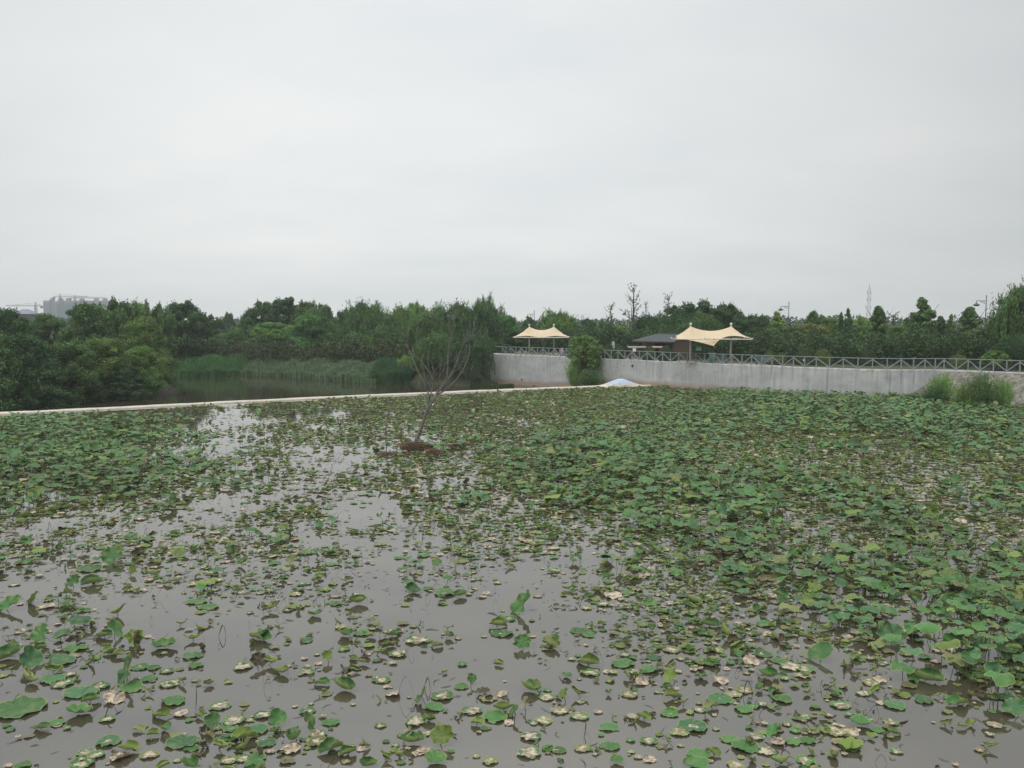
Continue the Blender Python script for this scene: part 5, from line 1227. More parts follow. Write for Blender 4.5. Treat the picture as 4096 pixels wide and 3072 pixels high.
# ------------------------------------------------------------------ lotus
CR = {'a': (0, 2200, .5425), 'b': (1200, 2300, .5425), 'c': (2600, 2300, .3617), 'd': (3200, 2200, .5255), 'e': (2400, 2600, .3617), 'f': (600, 2700, .3617)}
HAND = """f 255 285 260 flat g;f 130 445 180 fold y;f 345 435 150 tan t;f 555 445 110 fold y;f 690 490 150 shield g;f 770 340 220 patch b;f 1045 400 95 bud y;f 720 570 170 patch g;f 930 500 230 patch g;f 1250 440 220 patch b
f 1410 470 190 shield g;f 170 600 160 cup g;f 360 740 340 flat b;f 460 810 150 flat g;f 30 650 120 fold y;f 250 680 140 flat o;f 1050 680 240 fold y;f 890 590 180 flat b;f 1190 600 220 flat b;f 890 700 170 flat b
f 1290 750 190 flat b;f 1370 620 110 fold g;f 1580 610 150 flat b;f 1580 710 230 cup g;f 1750 510 190 shield g;f 2000 520 190 flat g;f 1740 390 170 patch b;f 1860 650 180 patch b;f 1860 740 220 patch o;f 2000 810 240 fold g
f 790 790 170 bud y;f 1030 810 150 bud o;f 870 940 170 patch o;f 1040 920 180 patch g;f 1180 910 190 flat g;f 1150 990 210 flat b;f 150 1005 130 fold y;f 440 1000 230 cup g;f 190 110 150 flat g
f 360 60 90 bud g;f 2160 850 120 cup g;f 560 770 100 dead d;f 1330 840 110 patch t;f 1560 820 200 tan t;f 1410 610 110 dead d
a 560 725 165 flat g;a 600 655 110 dead d;a 870 770 90 fold y;a 685 815 70 bud o;a 1210 705 160 cup g;a 805 745 90 fold y;a 1420 780 140 flat b;a 1440 850 110 flat g;a 1790 860 130 patch g;a 1910 810 120 shield d
a 2005 825 110 bud y;a 2080 900 110 cup o;a 1950 600 110 shield g;a 1920 650 160 fold g;a 850 590 150 shield g;a 770 630 110 fold g;a 1000 640 130 shield y;a 990 680 110 dead d;a 1030 860 130 flat g;a 1135 865 90 flat b
a 1230 890 110 patch g;a 940 920 200 shield b;a 1100 945 110 flat g;a 970 1015 160 flat g;a 1095 1030 55 bud o;a 1250 985 150 patch g;a 600 1050 240 flat b;a 670 1105 120 fold g;a 850 1100 160 tan t;a 740 1000 130 patch g
a 580 1195 160 cup g;a 150 1165 320 flat g;a 790 1245 110 patch g;a 310 1310 110 fold g;a 420 1270 110 flat g;a 800 1410 160 flat b;a 950 1465 130 fold y;a 640 1490 130 patch b;a 710 1510 120 patch g;a 890 1530 140 tan t
a 1100 1510 130 patch o;a 600 1575 170 patch g;a 170 1585 110 flat g;a 420 790 130 flat b;a 220 800 170 shield b;a 60 780 190 cup g;a 390 870 90 bud y;a 200 950 140 bud o;a 390 950 180 flat b;a 300 615 130 shield g
a 1240 245 65 fold o;a 870 460 90 bud g;a 70 400 170 shield g;a 245 360 100 shield y;a 540 230 120 shield g;a 680 240 140 fold g;a 830 50 150 shield g;a 660 140 180 flat g;a 1320 35 130 cup y;a 980 140 70 shield y
a 1590 30 60 bud y;a 1450 380 150 flat g;a 1540 420 140 flat g;a 1780 100 60 bud y;a 2020 95 100 flat g;a 1990 430 90 bud o;a 1550 535 50 fold o;a 1300 540? 0 flat g
b 105 290 90 cup g;b 530 335 70 cup o;b 330 440 140 cup g;b 40 480 110 flat b;b 585 570 75 bud y;b 200 590 70 shield y;b 700 440 100 cup g;b 870 480 190 patch g;b 1095 450 90 cup g;b 1490 430 170 flat b
b 1460 370 120 fold y;b 1850 470 130 flat g;b 1640 490 120 shield g;b 2060 410 140 flat g;b 2130 440 100 flat g;b 1640 230 190 shield g;b 1540 320 120 flat g;b 1180 150 100 cup g;b 1070 130 160 flat b;b 270 210 100 flat g
b 430 200 130 cup g;b 600 770 140 patch g;b 690 880 110 tan t;b 900 890 120 shield g;b 1050 890 160 patch g;b 325 830 170 cup g;b 985 975 140 flat g;b 1190 820 100 flat g;b 1265 760 75 shield g;b 1700 840 150 cup g;b 1745 800 60 shield o
b 1265 1000 150 patch b;b 1440 1045 170 flat g;b 1500 990 130 cup y;b 1580 1000 90 shield g;b 1310 1085 90 fold y;b 1970 740 75 cup g;b 1945 870 80 shield y;b 1820 900 110 patch g;b 1910 1000 120 patch o;b 2060 1040 140 patch g
b 2050 870 90 bud d;b 2140 720 140 patch g;b 2130 650 150 fold y;b 1800 1070 120 patch o;b 950 1060 90 cup g;b 850 1080 140 patch g;b 830 1225 160 cup g;b 1050 1180 170 shield y;b 1035 1120 60 bud y;b 1000 1360 130 cup g
b 640 1330 70 bud y;b 350 1310 110 fold g;b 735 1320 60 bud o;b 1700 1190 150 patch b;b 1690 1310 160 patch b;b 1830 1275 90 flat g;b 1910 1290 100 flat g;b 2080 1275 110 patch o;b 1400 1370 110 patch o;b 500 1400 120 cup g
b 475 1250 60 bud d;b 915 1290 100 patch t;b 800 1160 90 shield t;b 470 640 110 dead d;b 340 690 90 dead d;b 410 680 60 bud d;b 1660 940 80 shield t;b 1390 910 130 patch o;b 1350 860 90 cup d;b 1490 880 90 tan t;b 1180 1050? 0 flat g
e 775 285 170 shield y;e 800 510 170 fold o;e 925 580 100 bud o;e 1120 290 140 cup g;e 1330 340 180 tan t;e 1870 285 200 cup g;e 1330 540 270 flat b;e 1480 490 180 patch o;e 1600 440 180 patch o;e 1590 650 190 flat g
e 1710 620 110 flat g;e 1230 620 150 fold o;e 1165 685 65 bud g;e 770 700 190 flat g;e 485 740 150 fold y;e 370 730 130 patch t;e 100 850 220 flat b;e 540 1000 190 patch g;e 110 1060 220 flat g;e 190 1220 130 cup g
e 545 1210 140 tan t;e 1030 840 300 flat b;e 880 910 200 patch o;e 745 1005 70 bud g;e 1090 1150 240 flat g;e 1250 1130 150 fold y;e 1040 1270 260 cup g;e 1440 985 190 flat g;e 1600 1070 270 flat g;e 1730 955 160 patch b
e 1920 890 160 shield g;e 1980 1020 170 tan t;e 2130 1015 160 flat g;e 1840 1120 200 patch b;e 2010 1240 160 bud g;e 1500 1270 180 patch o;e 100 470 90 cup g;e 330 490 180 patch o;e 460 360 140 tan t;e 540 220 210 flat g
e 370 240 110 tan t;e 1540 60 160 cup g;e 1800 40 200 flat b;e 590 80 180 flat b;e 1980 120 150 flat g;e 2100 180 220 patch g;e 250 150 250 flat g;e 1670 130 170 tan t;e 1650 1010 120 dead d;e 420 1180 100 patch t
d 460 1320 150 cup g;d 590 1370 90 flat g;d 60 1450 120 flat g;d 720 1180 150 flat b;d 940 1140 130 flat b;d 1340 1110 110 cup d;d 1200 1165 140 fold g;d 970 985 220 fold g;d 850 950 120 shield g;d 1200 910 200 shield g
d 1290 830 200 flat g;d 1155 690 150 shield g;d 160 780 180 shield g;d 1455 1490 70 bud y;d 40 1600 130 patch g;d 1230 1340 60 fold y;d 1300 1320 80 fold y;d 1370 730 120 shield b;d 690 640 210 shield b;d 1630 1200 150 shield b
d 1080 760 150 tan t;d 180 1260 60 fold o;d 1110 1300 60 bud o;d 1160 430 190 shield b;d 1340 290 150 shield g;d 1000 190 150 shield g;d 110 295 110 shield y;d 1560 740 130 shield b;d 820 620 150 patch g;d 1480 1330 100 patch t
d 290 1340 90 tan t;d 410 1370 90 patch o;d 690 1310 110 patch g;d 1120 1230 80 flat o;d 540 1010 120 patch o;d 600 990 110 tan t;d 480 1090 110 patch g;d 310 1180 150 patch g"""
hand = []
for tok in HAND.replace('\n', ';').split(';'):
    f = tok.split()
    if len(f) != 6 or '?' in tok: continue
    x0, y0, s_ = CR[f[0]]; hand.append((x0 + s_ * float(f[1]), y0 + s_ * float(f[2]), float(f[3]) * s_, f[4], f[5]))
ROWY = [1590, 1670, 1750, 1850, 1950, 2050, 2150, 2250, 2375, 2525, 2675, 2825, 2985]
FM = np.array([[6,6,5,5,6,6,6,7,8,9,9,8,6,5,5,5],[2,3,4,3,6,7,7,7,8,8,8,8,7,6,6,6],[6,7,6,4,7,7,7,7,8,8,9,9,9,8,8,7],[7,7,6,3,4,6,7,7,8,8,9,9,9,8,7,7],[7,8,7,4,3,4,7,7,8,8,8,8,8,7,6,6],
 [8,7,5,4,5,4,6,5,6,7,8,8,8,8,8,8],[7,7,4,3,4,4,5,6,5,6,8,8,8,8,7,6],[7,6,6,4,3,3,5,6,4,4,6,8,8,8,7,7],[5,4,2,4,4,4,4,4,3,5,6,6,7,7,7,8],[4,3,3,2,3,2,2,3,2,4,4,5,6,8,8,9],[3,2,2,1,3,2,2,1,3,3,3,3,3,6,7,8],[2,2,2,2,2,2,2,2,2,2,2,1,2,2,3,3],[1,2,3,4,4,3,2,1,3,3,3,2,2,1,1,1]], float)
RM = np.array([[3,2,1,0,0,0,0,0,1,3,3,6,8,9,9,9],[6,5,4,1,0,0,1,2,2,3,5,6,8,9,9,9],[8,7,5,2,1,1,3,4,6,6,5,3,3,4,5,5],[9,8,5,2,1,1,3,4,7,8,6,4,2,2,2,2],[6,6,3,2,1,1,2,4,5,7,8,7,6,5,4,4],
 [4,3,2,2,2,2,2,3,4,4,5,8,7,5,4,3],[3,3,2,1,2,2,2,2,3,3,5,7,6,5,3,3],[3,1,2,1,1,1,2,2,1,2,4,6,5,5,5,5],[1,1,0,1,1,1,1,1,1,1,2,2,3,4,4,6],[1,1,0,0,1,0,0,0,1,1,1,2,3,5,6,8],[1,0,0,0,0,0,0,0,0,0,1,1,2,3,5,7],[0,0,0,0,0,0,0,0,0,0,0,0,0,0,2,4],[0]*16], float)
def lookup(Mx, px, py):
    cx_ = np.clip((px - 128) / 256, 0, 14.999); ry = np.clip(np.interp(py, ROWY, np.arange(13)), 0, 11.999)
    i = ry.astype(int); j = cx_.astype(int); fi = ry - i; fj = cx_ - j
    return (Mx[i, j] * (1 - fj) + Mx[i, j + 1] * fj) * (1 - fi) + (Mx[i + 1, j] * (1 - fj) + Mx[i + 1, j + 1] * fj) * fi
# candidates
rng = np.random.default_rng(21)
pond_np = np.array([(-78, 60), (-70, 5), (-20, 5), (20, 5), (60, 5), (58, 40), (47, 64), (43.5, 72), (42.2, 78)] + [(p.x, p.y) for p in [wall_pt(a) for a in range(3600, 2600, -40)]] + [(p.x, p.y) for p in dam_pts[::-1][:-2]])
def sample(n):
    Y = np.sqrt(rng.uniform(11.0 ** 2, 104.0 ** 2, n)); X = rng.uniform(-.95, .95, n) * Y
    return X, Y
def cover(x, y, s1=.9, seedo=0):
    return .5 * vnoise(x * .33 + 7 + seedo, y * .20 + 3) + .3 * vnoise(x * .95 + seedo, y * .8) + .2 * vnoise(x * 2.3, y * 2.3 + seedo)
PAL = {'g': (.060, .165, .045), 'b': (.050, .142, .056), 'y': (.145, .215, .04), 'o': (.165, .19, .065), 't': (.27, .24, .17), 'd': (.07, .05, .035), 'n': (.18, .155, .09)}
Lf = {k_: [] for k_ in 'x y R kind pal z raised'.split()}
def push(x, y, R_, kind, pal, z, raised):
    for k_, v_ in zip('x y R kind pal z raised'.split(), (x, y, R_, kind, pal, z, raised)): Lf[k_].append(v_)
for px_, py_, w_, kind, pal in hand:
    lift = {'shield': .16, 'fold': .05, 'cup': .05, 'bud': .08, 'dead': .05}.get(kind, .02)
    p = on_plane(px_, py_, lift); R_ = w_ / 3200 * math.hypot(p.y, CAMH) / 2
    if kind in ('bud',): R_ *= 1.45
    if kind in ('fold', 'cup', 'shield'): R_ *= 1.1
    push(p.x, p.y, R_, kind, pal, lift, kind == 'shield')
nh0 = len(Lf['x'])
for i in range(nh0):                                       # torn scraps and small pads gathered round the big leaves
    for _ in range(rng.integers(0, 4)):
        a = rng.uniform(0, 6.28); d_ = Lf['R'][i] * rng.uniform(1.0, 1.9) + .05; kd = rng.choice(['flat', 'patch', 'tan', 'dead', 'cup', 'bud'], p=[.30, .20, .12, .20, .09, .09])
        push(Lf['x'][i] + math.cos(a) * d_, Lf['y'][i] + math.sin(a) * d_, float(rng.uniform(.03, .10)), kd, {'tan': 't', 'dead': 'd'}.get(kd) or rng.choice(['g', 'b', 'o', 'n', 'y'], p=[.25, .25, .25, .15, .1]), .012, False)
nh = nh0; hx = np.array(Lf['x'][:nh]); hy = np.array(Lf['y'][:nh]); hr = np.array(Lf['R'][:nh])
X, Y = sample(262000)
keep = (sdist(X, Y, pond_np) < -.25); X, Y = X[keep], Y[keep]
px_, py_ = pix(np.stack([X, Y, X * 0], 1)); F = lookup(FM, px_, py_) / 9 * np.where((px_ < 1900) & (py_ < 2500), .86, 1); cv = cover(X, Y)
acc = (cv > np.where(Y < 33, .64, .72) - F * .52) & (rng.uniform(size=len(X)) < (.08 + .62 * F ** 1.3))
# a few strays in the open water
acc |= rng.uniform(size=len(X)) < .045
DL = np.array([(p.x, p.y) for p in dam_pts])
def dam_dist(x, y): return np.interp(x, DL[:, 0], DL[:, 1]) - y
near = Y < 33
acc &= dam_dist(X, Y) > 1.2 + 2.5 * vnoise(X * .4, Y * .4) * (X < 0)
extra = near & (cv > .76 - F * .55) & (rng.uniform(size=len(X)) < .9); acc |= extra
acc &= ~((px_ < 2500) & (py_ > 2230) & (rng.uniform(size=len(X)) < .5))
for i in np.nonzero(near & acc)[0]:
    if (np.hypot(hx - X[i], (hy - Y[i])) < hr * .95 + .08).any(): acc[i] = False
X, Y, F = X[acc], Y[acc], F[acc]; print('floating', len(X))
kinds = np.array(['flat', 'patch', 'tan', 'fold', 'cup', 'bud', 'dead']); pr = np.array([.34, .22, .08, .09, .13, .08, .06])
kk = rng.choice(kinds, len(X), p=pr); pals = np.array(['g', 'b', 'y', 'o', 't', 'd'])
for i in range(len(X)):
    kind = kk[i]; pal = {'tan': 't', 'dead': 'd', 'bud': rng.choice(['y', 'o', 'g'])}.get(kind) or rng.choice(['g', 'b', 'y', 'o', 'n'], p=[.33, .19, .11, .25, .12])
    R_ = float(np.clip(rng.lognormal(-2.05 if Y[i] > 33 else -2.45, .42), .035, .28)) * (1.1 if kind == 'bud' else 1)
    push(X[i], Y[i], R_, kind, pal, {'fold': .04, 'cup': .04, 'bud': .06, 'dead': .04}.get(kind, .008 + .03 * rng.uniform()), False)
X, Y = sample(112000)
keep = (sdist(X, Y, pond_np) < -.35); X, Y = X[keep], Y[keep]
px_, py_ = pix(np.stack([X, Y, X * 0 + .3], 1)); Rr = lookup(RM, px_, py_) / 9; cv = cover(X, Y, seedo=40)
acc = (cv > (.73 - Rr * .57)) & (rng.uniform(size=len(X)) < (.03 + .62 * Rr)) & (dam_dist(X, Y) > 3.5 + 3.0 * (X < -25))
X, Y, Rr = X[acc], Y[acc], Rr[acc]; print('raised', len(X))
for i in range(len(X)):
    z = float(rng.uniform(.10, .30) + Rr[i] ** 1.3 * rng.uniform(.1, .75)); kind = rng.choice(['par', 'par', 'par', 'shield', 'fold2'], p=[.40, .2, .24, .10, .06])
    push(X[i], Y[i], float(np.clip(rng.lognormal(-1.68, .30), .10, .36 if Y[i] > 30 else .27)), kind, rng.choice(['g', 'b', 'y', 'o'], p=[.42, .42, .10, .06]), z, True)
NL = len(Lf['x']); A_ = {k_: np.array(v_) for k_, v_ in Lf.items()}
# keep the root mound and the open foot of the dead tree clear of tall leaves in front
gm = on_plane(1672, 1815, 0); dmask = (np.hypot(A_['x'] - gm.x, A_['y'] - gm.y + .4) < 1.3) & A_['raised']
A_['R'][dmask] *= .45; A_['z'][dmask] *= .5
def params(ix):
    n = len(ix); kd = A_['kind'][ix]; r = np.random.default_rng(5 + n)
    # use per-leaf seeds so that a leaf keeps its shape whichever mesh it lands in
    p = {}
    U_ = np.random.default_rng(99).uniform(size=(NL, 16))[ix]
    isk = lambda *k_: np.isin(kd, k_)
    p['kap'] = np.where(isk('flat', 'patch'), .05 + .25 * U_[:, 0], np.where(isk('fold', 'fold2'), 1.7 + .8 * U_[:, 0], np.where(isk('cup'), .7 + .7 * U_[:, 0], np.where(isk('bud'), 2.2 + .7 * U_[:, 0], np.where(isk('dead'), 1.4 + 1.3 * U_[:, 0], np.where(isk('tan'), .1 + .5 * U_[:, 0], .15 + .5 * U_[:, 0]))))))
    p['cup'] = np.where(isk('cup'), .25 + .2 * U_[:, 1], np.where(isk('bud'), .55, np.where(isk('par'), -.12 - .30 * U_[:, 1], np.where(isk('shield'), .10, np.where(isk('dead'), -.3 + .6 * U_[:, 1], 0.015)))))
    p['wave'] = np.where(isk('flat', 'patch'), .03 + .05 * U_[:, 2], np.where(isk('tan'), .07, np.where(isk('dead', 'bud'), .2, .09 + .09 * U_[:, 2])))
    p['kw'] = np.floor(3 + 5 * U_[:, 3]); p['ph'] = U_[:, 4] * 6.28; p['ph2'] = U_[:, 5] * 6.28
    p['one'] = np.where(isk('flat', 'cup', 'tan', 'par') & (U_[:, 6] < .45), .25 + .45 * U_[:, 7], -1.0)   # one edge rolled over
    fold_dir = np.where(U_[:, 8] < .5, -1, 1) * (1.57 + (U_[:, 9] - .5) * 1.6)
    p['axis'] = np.where(isk('fold', 'bud'), fold_dir, U_[:, 9] * 6.28)
    p['tilt'] = np.where(isk('flat', 'patch'), .03 * U_[:, 10], np.where(isk('shield'), .5 + .7 * U_[:, 10], np.where(isk('fold', 'cup', 'tan'), .25 * U_[:, 10], np.where(isk('bud', 'dead'), 1.2 * U_[:, 10], .04 + .42 * U_[:, 10] ** 1.5))))
    p['taz'] = np.where(isk('shield'), -1.57 + (U_[:, 11] - .5) * 3.6, U_[:, 11] * 6.28)
    p['el'] = 1 - .25 * U_[:, 12]
    p['tanr'] = np.where(isk('patch'), .45 + .35 * U_[:, 13], np.where(isk('tan'), 1.6, np.where(isk('flat') & (U_[:, 13] < .2), .2, -1.0)))
    p['seed'] = U_[:, 14] * 60; p['tone'] = (.68 + .55 * U_[:, 15]) * (.74 + .50 * vnoise(A_['x'][ix] * .3 + 5, A_['y'][ix] * .2 + 9))
    return p, U_
def build_leaves(ix, rings, segs):
    p, U_ = params(ix); n = len(ix); g = lambda k_: p[k_][:, None]
    rho = np.concatenate([[0.0], np.repeat(np.linspace(1 / rings, 1, rings) ** .8, segs)])[None]; phi = np.concatenate([[0.0], np.tile(np.arange(segs) * 2 * np.pi / segs, rings)])[None]
    Rr_ = A_['R'][ix][:, None]
    jag = .035 * np.sin(phi * 11 + g('ph2')) + .05 * np.sin(phi * 3 + g('ph')) - .22 * np.exp(-((np.mod(phi - g('ph2'), 6.283) - 3.14) / .16) ** 2) * (g('kap') < .35)
    rr_ = rho * (1 + jag * rho ** 2)
    x = rr_ * np.cos(phi); y = rr_ * np.sin(phi) * g('el')
    z = g('cup') * rho ** 2 + g('wave') * rho ** 2.2 * np.sin(g('kw') * phi + g('ph')) - .05 * np.exp(-(rho / .2) ** 2) + .03 * rho ** 6 * np.sin(phi * 13 + g('ph'))
    ca, sa = np.cos(g('axis')), np.sin(g('axis')); u = x * ca + y * sa; v = -x * sa + y * ca
    k_ = np.maximum(g('kap'), .02)
    one = g('one') > 0
    kk_ = np.where(one, 3.2, k_); u0 = np.where(one, g('one'), 0.0); s_ = np.where(one, u - u0, u); bend = np.where(one, s_ > 0, True)
    ang_ = kk_ * s_; ub = np.where(bend, u0 + (np.sin(ang_) - z * np.sin(ang_)) / kk_ * 1.0, u); zb = np.where(bend, (1 - np.cos(ang_)) / kk_ + z * np.cos(ang_), z)
    P = np.stack([ub * ca - v * sa, ub * sa + v * ca, zb], -1) * Rr_[..., None]
    # tilt about a horizontal axis
    ct, st = np.cos(g('tilt')), np.sin(g('tilt')); tx, ty = np.cos(g('taz')), np.sin(g('taz'))
    h = P[..., 0] * tx + P[..., 1] * ty; w_ = -P[..., 0] * ty + P[..., 1] * tx; h2 = h * ct + P[..., 2] * st; z2 = -h * st + P[..., 2] * ct
    P = np.stack([h2 * tx - w_ * ty, h2 * ty + w_ * tx, z2], -1)
    lowest = P[..., 2].min(1)
    base_ = A_['z'][ix].copy()
    fl = ~A_['raised'][ix] | (A_['kind'][ix] == 'shield')
    base_ = np.where(fl & (base_ < .2), np.maximum(base_, .012 - lowest * .82), np.maximum(base_, .05 - lowest))
    P += np.stack([A_['x'][ix], A_['y'][ix], base_], -1)[:, None]
    col = np.array([PAL[k2] for k2 in A_['pal'][ix]]) * p['tone'][:, None]
    colv = np.concatenate([np.repeat(col[:, None], P.shape[1], 1), np.repeat(p['tanr'][:, None, None], P.shape[1], 1)], -1)
    lf = np.stack([np.broadcast_to(rho * np.cos(phi), P.shape[:2]), np.broadcast_to(rho * np.sin(phi), P.shape[:2]), np.broadcast_to(p['seed'][:, None], P.shape[:2])], -1)
    j = np.arange(segs); tri = np.stack([np.zeros(segs, int), 1 + j, 1 + (j + 1) % segs], 1)
    qd = np.concatenate([np.stack([1 + (r_ - 1) * segs + j, 1 + r_ * segs + j, 1 + r_ * segs + (j + 1) % segs, 1 + (r_ - 1) * segs + (j + 1) % segs], 1) for r_ in range(1, rings)])
    return P, tri, qd, colv, lf, base_
def stalks(ix, top, n_seg=4, sides=3, rad=.009):
    n = len(ix); U_ = np.random.default_rng(17).normal(size=(NL, 4))[ix]
    foot = np.stack([A_['x'][ix] + U_[:, 0] * .10, A_['y'][ix] + U_[:, 1] * .10, np.full(n, -.12)], 1); tp = np.stack([A_['x'][ix], A_['y'][ix], top], 1)
    t_ = np.linspace(0, 1, n_seg)[None, :, None]; bow = np.stack([U_[:, 2], U_[:, 3], 0 * U_[:, 2]], 1)[:, None] * .05 * np.sin(t_ * np.pi)
    c = foot[:, None] * (1 - t_) + tp[:, None] * t_ + bow
    a = np.arange(sides) * 2 * np.pi / sides; ring = np.stack([np.cos(a), np.sin(a), 0 * a], 1) * rad
    V = c[:, :, None] + ring[None, None]
    j = np.arange(sides); qd = np.concatenate([np.stack([i * sides + j, i * sides + (j + 1) % sides, (i + 1) * sides + (j + 1) % sides, (i + 1) * sides + j], 1) for i in range(n_seg - 1)])
    return V.reshape(n, -1, 3), qd
# pick the 300 that show largest as things; hand-placed ones first
ppx, ppy = pix(np.stack([A_['x'], A_['y'], A_['z']], 1)); dist = np.sqrt(A_['x'] ** 2 + A_['y'] ** 2 + CAMH ** 2)
app = A_['R'] / dist; inside = (ppx > -20) & (ppx < 4116) & (ppy < 3090)
score = np.where(inside, app, 0); score[:nh] *= 1.25
order = np.argsort(-score)[:300]; ind = np.zeros(NL, bool); ind[order] = True
# ---- individuals with labels that tell them apart
COLW = {'g': 'green', 'b': 'blue-green', 'y': 'yellow-green', 'o': 'olive', 't': 'tan', 'd': 'brown', 'n': 'brownish'}
KW = {'flat': 'flat {c} lotus leaf', 'patch': '{c} lotus leaf with bleached centre', 'tan': 'bleached tan lotus leaf', 'fold': 'folded {c} lotus leaf', 'fold2': 'folded {c} lotus leaf', 'cup': 'cupped {c} lotus leaf', 'bud': 'curled-up {c} lotus leaf',
      'dead': 'withered brown lotus leaf', 'shield': 'tilted {c} lotus leaf', 'par': 'raised {c} lotus leaf'}
HZ = ['at the left edge', 'in the left sixth', 'left of centre', 'just left of centre', 'just right of centre', 'right of centre', 'in the right sixth', 'at the right edge']
VZ = [(2930, 'bottom row'), (2800, 'second row up'), (2670, 'third row up'), (2540, 'fourth row up'), (2400, 'fifth row up'), (2250, 'sixth row up'), (0, 'farther out')]
cell = {}
for i in order:
    kd, pl = A_['kind'][i], A_['pal'][i]; hzn = int(np.clip(ppx[i] / 512, 0, 7)); vz = [k_ for k_, (a, _) in enumerate(VZ) if ppy[i] >= a][0]
    size = 'large ' if app[i] > .0115 else ('small ' if app[i] < .0078 else '')
    cell.setdefault((size + KW[kd].format(c=COLW[pl]), hzn, vz), []).append(i)
ORD = ['leftmost', 'second from left', 'third from left', 'fourth from left', 'fifth from left', 'sixth from left', 'seventh from left', 'eighth from left']
lab = {}
for (ph_, hzn, vz), lst in cell.items():
    lst.sort(key=lambda i: ppx[i]); ph_ = ph_.replace('lotus leaf with bleached centre', 'lotus leaf bleached inside')
    for r_, i in enumerate(lst): lab[i] = (ph_ + ', ' + (ORD[min(r_, 7)] + ', ' if len(lst) > 1 else '') + HZ[hzn] + ', ' + VZ[vz][1])
for k_ in lab:
    if len(lab[k_].replace('-', ' ').split()) > 16: lab[k_] = lab[k_].replace('just ', '')
RI, SG = 6, 36
P, tri, qd, colv, lf, bz = build_leaves(order, RI, SG)
sv, sq = stalks(order, bz - .01, 6, 6, .008)
for k_, i in enumerate(order):
    me = np_mesh('lotus_leaf', P[k_] - np.array([A_['x'][i], A_['y'][i], 0]), qd, tri, {'col': colv[k_], 'lf': lf[k_]}, [M['lotus']], smooth=True)
    if A_['raised'][i] or A_['kind'][i] in ('shield', 'fold', 'bud'):
        e = empty('lotus_leaf', (A_['x'][i], A_['y'][i], 0), lab[i], 'lotus leaf', 'lotus leaves on the near pond'); mobj('blade', me, e)
        mobj('stalk', np_mesh('stalk', sv[k_] - np.array([A_['x'][i], A_['y'][i], 0]), sq, mats=[M['stalk']], smooth=True), e)
    else:
        o = mobj('lotus_leaf', me); o.location = (A_['x'][i], A_['y'][i], 0); tag(o, lab[i], 'lotus leaf', 'lotus leaves on the near pond')
# ---- the rest of the leaves as one mass
VB, QB, TB, CB, LB, MQ, MT = [], [], [], [], [], [], []; off_ = 0
rest = np.nonzero(~ind)[0]; dd = A_['y'][rest]
for lo, hi, ri, sg in ((0, 28, 5, 24), (28, 50, 3, 16), (50, 200, 2, 10)):
    ix = rest[(dd >= lo) & (dd < hi)]
    if not len(ix): continue
    P, tri, qd, colv, lf, bz = build_leaves(ix, ri, sg); n, nv = P.shape[:2]; o_ = (off_ + np.arange(n) * nv)[:, None, None]
    VB.append(P.reshape(-1, 3)); QB.append((qd[None] + o_).reshape(-1, 4)); TB.append((tri[None] + o_).reshape(-1, 3)); CB.append(colv.reshape(-1, 4)); LB.append(lf.reshape(-1, 3)); MQ.append(np.zeros(len(QB[-1]))); off_ += n * nv
    m_ = A_['raised'][ix] | (np.isin(A_['kind'][ix], ['bud', 'shield']) & (lo < 50)); ix2 = ix[m_]
    sv, sq = stalks(ix2, bz[m_] - .01, 4 if lo < 50 else 2, 3, .009 if lo < 50 else .011); n, nv = sv.shape[:2]; o_ = (off_ + np.arange(n) * nv)[:, None, None]
    VB.append(sv.reshape(-1, 3)); QB.append((sq[None] + o_).reshape(-1, 4)); CB.append(np.tile([[.1, .12, .05, 1]], (n * nv, 1))); LB.append(np.zeros((n * nv, 3))); MQ.append(np.ones(len(QB[-1]))); off_ += n * nv
TBc = np.concatenate(TB); me = np_mesh('lotus_leaves', np.concatenate(VB), np.concatenate(QB), TBc, {'col': np.concatenate(CB), 'lf': np.concatenate(LB)}, [M['lotus'], M['stalk']], np.concatenate(MQ + [np.zeros(len(TBc))]), smooth=True)
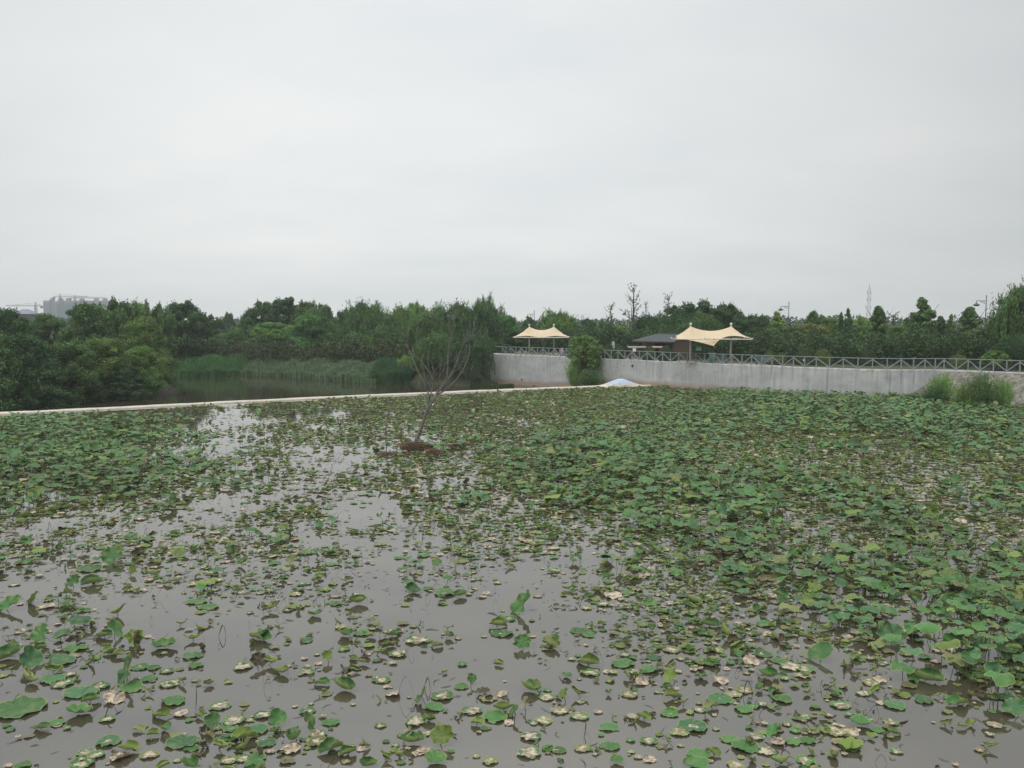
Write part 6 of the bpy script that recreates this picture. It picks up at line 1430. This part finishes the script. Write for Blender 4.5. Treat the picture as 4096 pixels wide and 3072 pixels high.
tag(mobj('lotus_leaves', me), 'mass of floating and standing lotus leaves covering the pond', kind='stuff'); print('verts', off_)
# ---- bent bare stems and scraps
rng = np.random.default_rng(8); n = 16000; Y = np.sqrt(rng.uniform(12.5 ** 2, 50 ** 2, n)); X = rng.uniform(-.72, .72, n) * Y
keep = sdist(X, Y, pond_np) < -.3; X, Y = X[keep], Y[keep]; px_, py_ = pix(np.stack([X, Y, X * 0], 1)); F = lookup(FM, px_, py_) / 9
keep = (cover(X, Y) > .66 - F * .5) | (rng.uniform(size=len(X)) < .10); X, Y = X[keep], Y[keep]; n = len(X); sgm = 7
t_ = np.linspace(0, 1, sgm)[None]; a0 = rng.uniform(0, 6.28, (n, 1)); cv_ = rng.normal(size=(n, 1)) * 1.7; Ls = rng.lognormal(-1.6, .5, (n, 1)).clip(.05, .42)
an = a0 + cv_ * t_; dx = np.cos(an) * Ls / sgm; dy = np.sin(an) * Ls / sgm; cx_ = X[:, None] + np.cumsum(dx, 1); cy_ = Y[:, None] + np.cumsum(dy, 1)
up_ = (rng.uniform(size=(n, 1)) < .3) * (np.abs(cv_) < 1.3) * Ls * rng.uniform(.3, 1.3, (n, 1)); czz = .008 + up_ * np.sin(t_ * np.pi * rng.choice([.5, 1], (n, 1)))
rad = rng.uniform(.005, .011, (n, 1)) * np.where(rng.uniform(size=(n, 1)) < .1, 2.2, 1); c = np.stack([cx_, cy_, czz], -1)
ring = np.array([[1, 0, 0], [0, 0, 1.0], [0, 1, 0]]); V = c[:, :, None] + ring[None, None] * (rad * np.sin(np.linspace(.35, np.pi - .35, sgm))[None])[:, :, None, None]
j = np.arange(3); qd = np.concatenate([np.stack([i * 3 + j, i * 3 + (j + 1) % 3, (i + 1) * 3 + (j + 1) % 3, (i + 1) * 3 + j], 1) for i in range(sgm - 1)])
q = (qd[None] + (np.arange(n) * sgm * 3)[:, None, None]).reshape(-1, 4)
tag(mobj('stem_litter', np_mesh('stem_litter', V.reshape(-1, 3), q, mats=[M['litter']])), 'dark bent lotus stems and scraps floating between the leaves', kind='stuff')
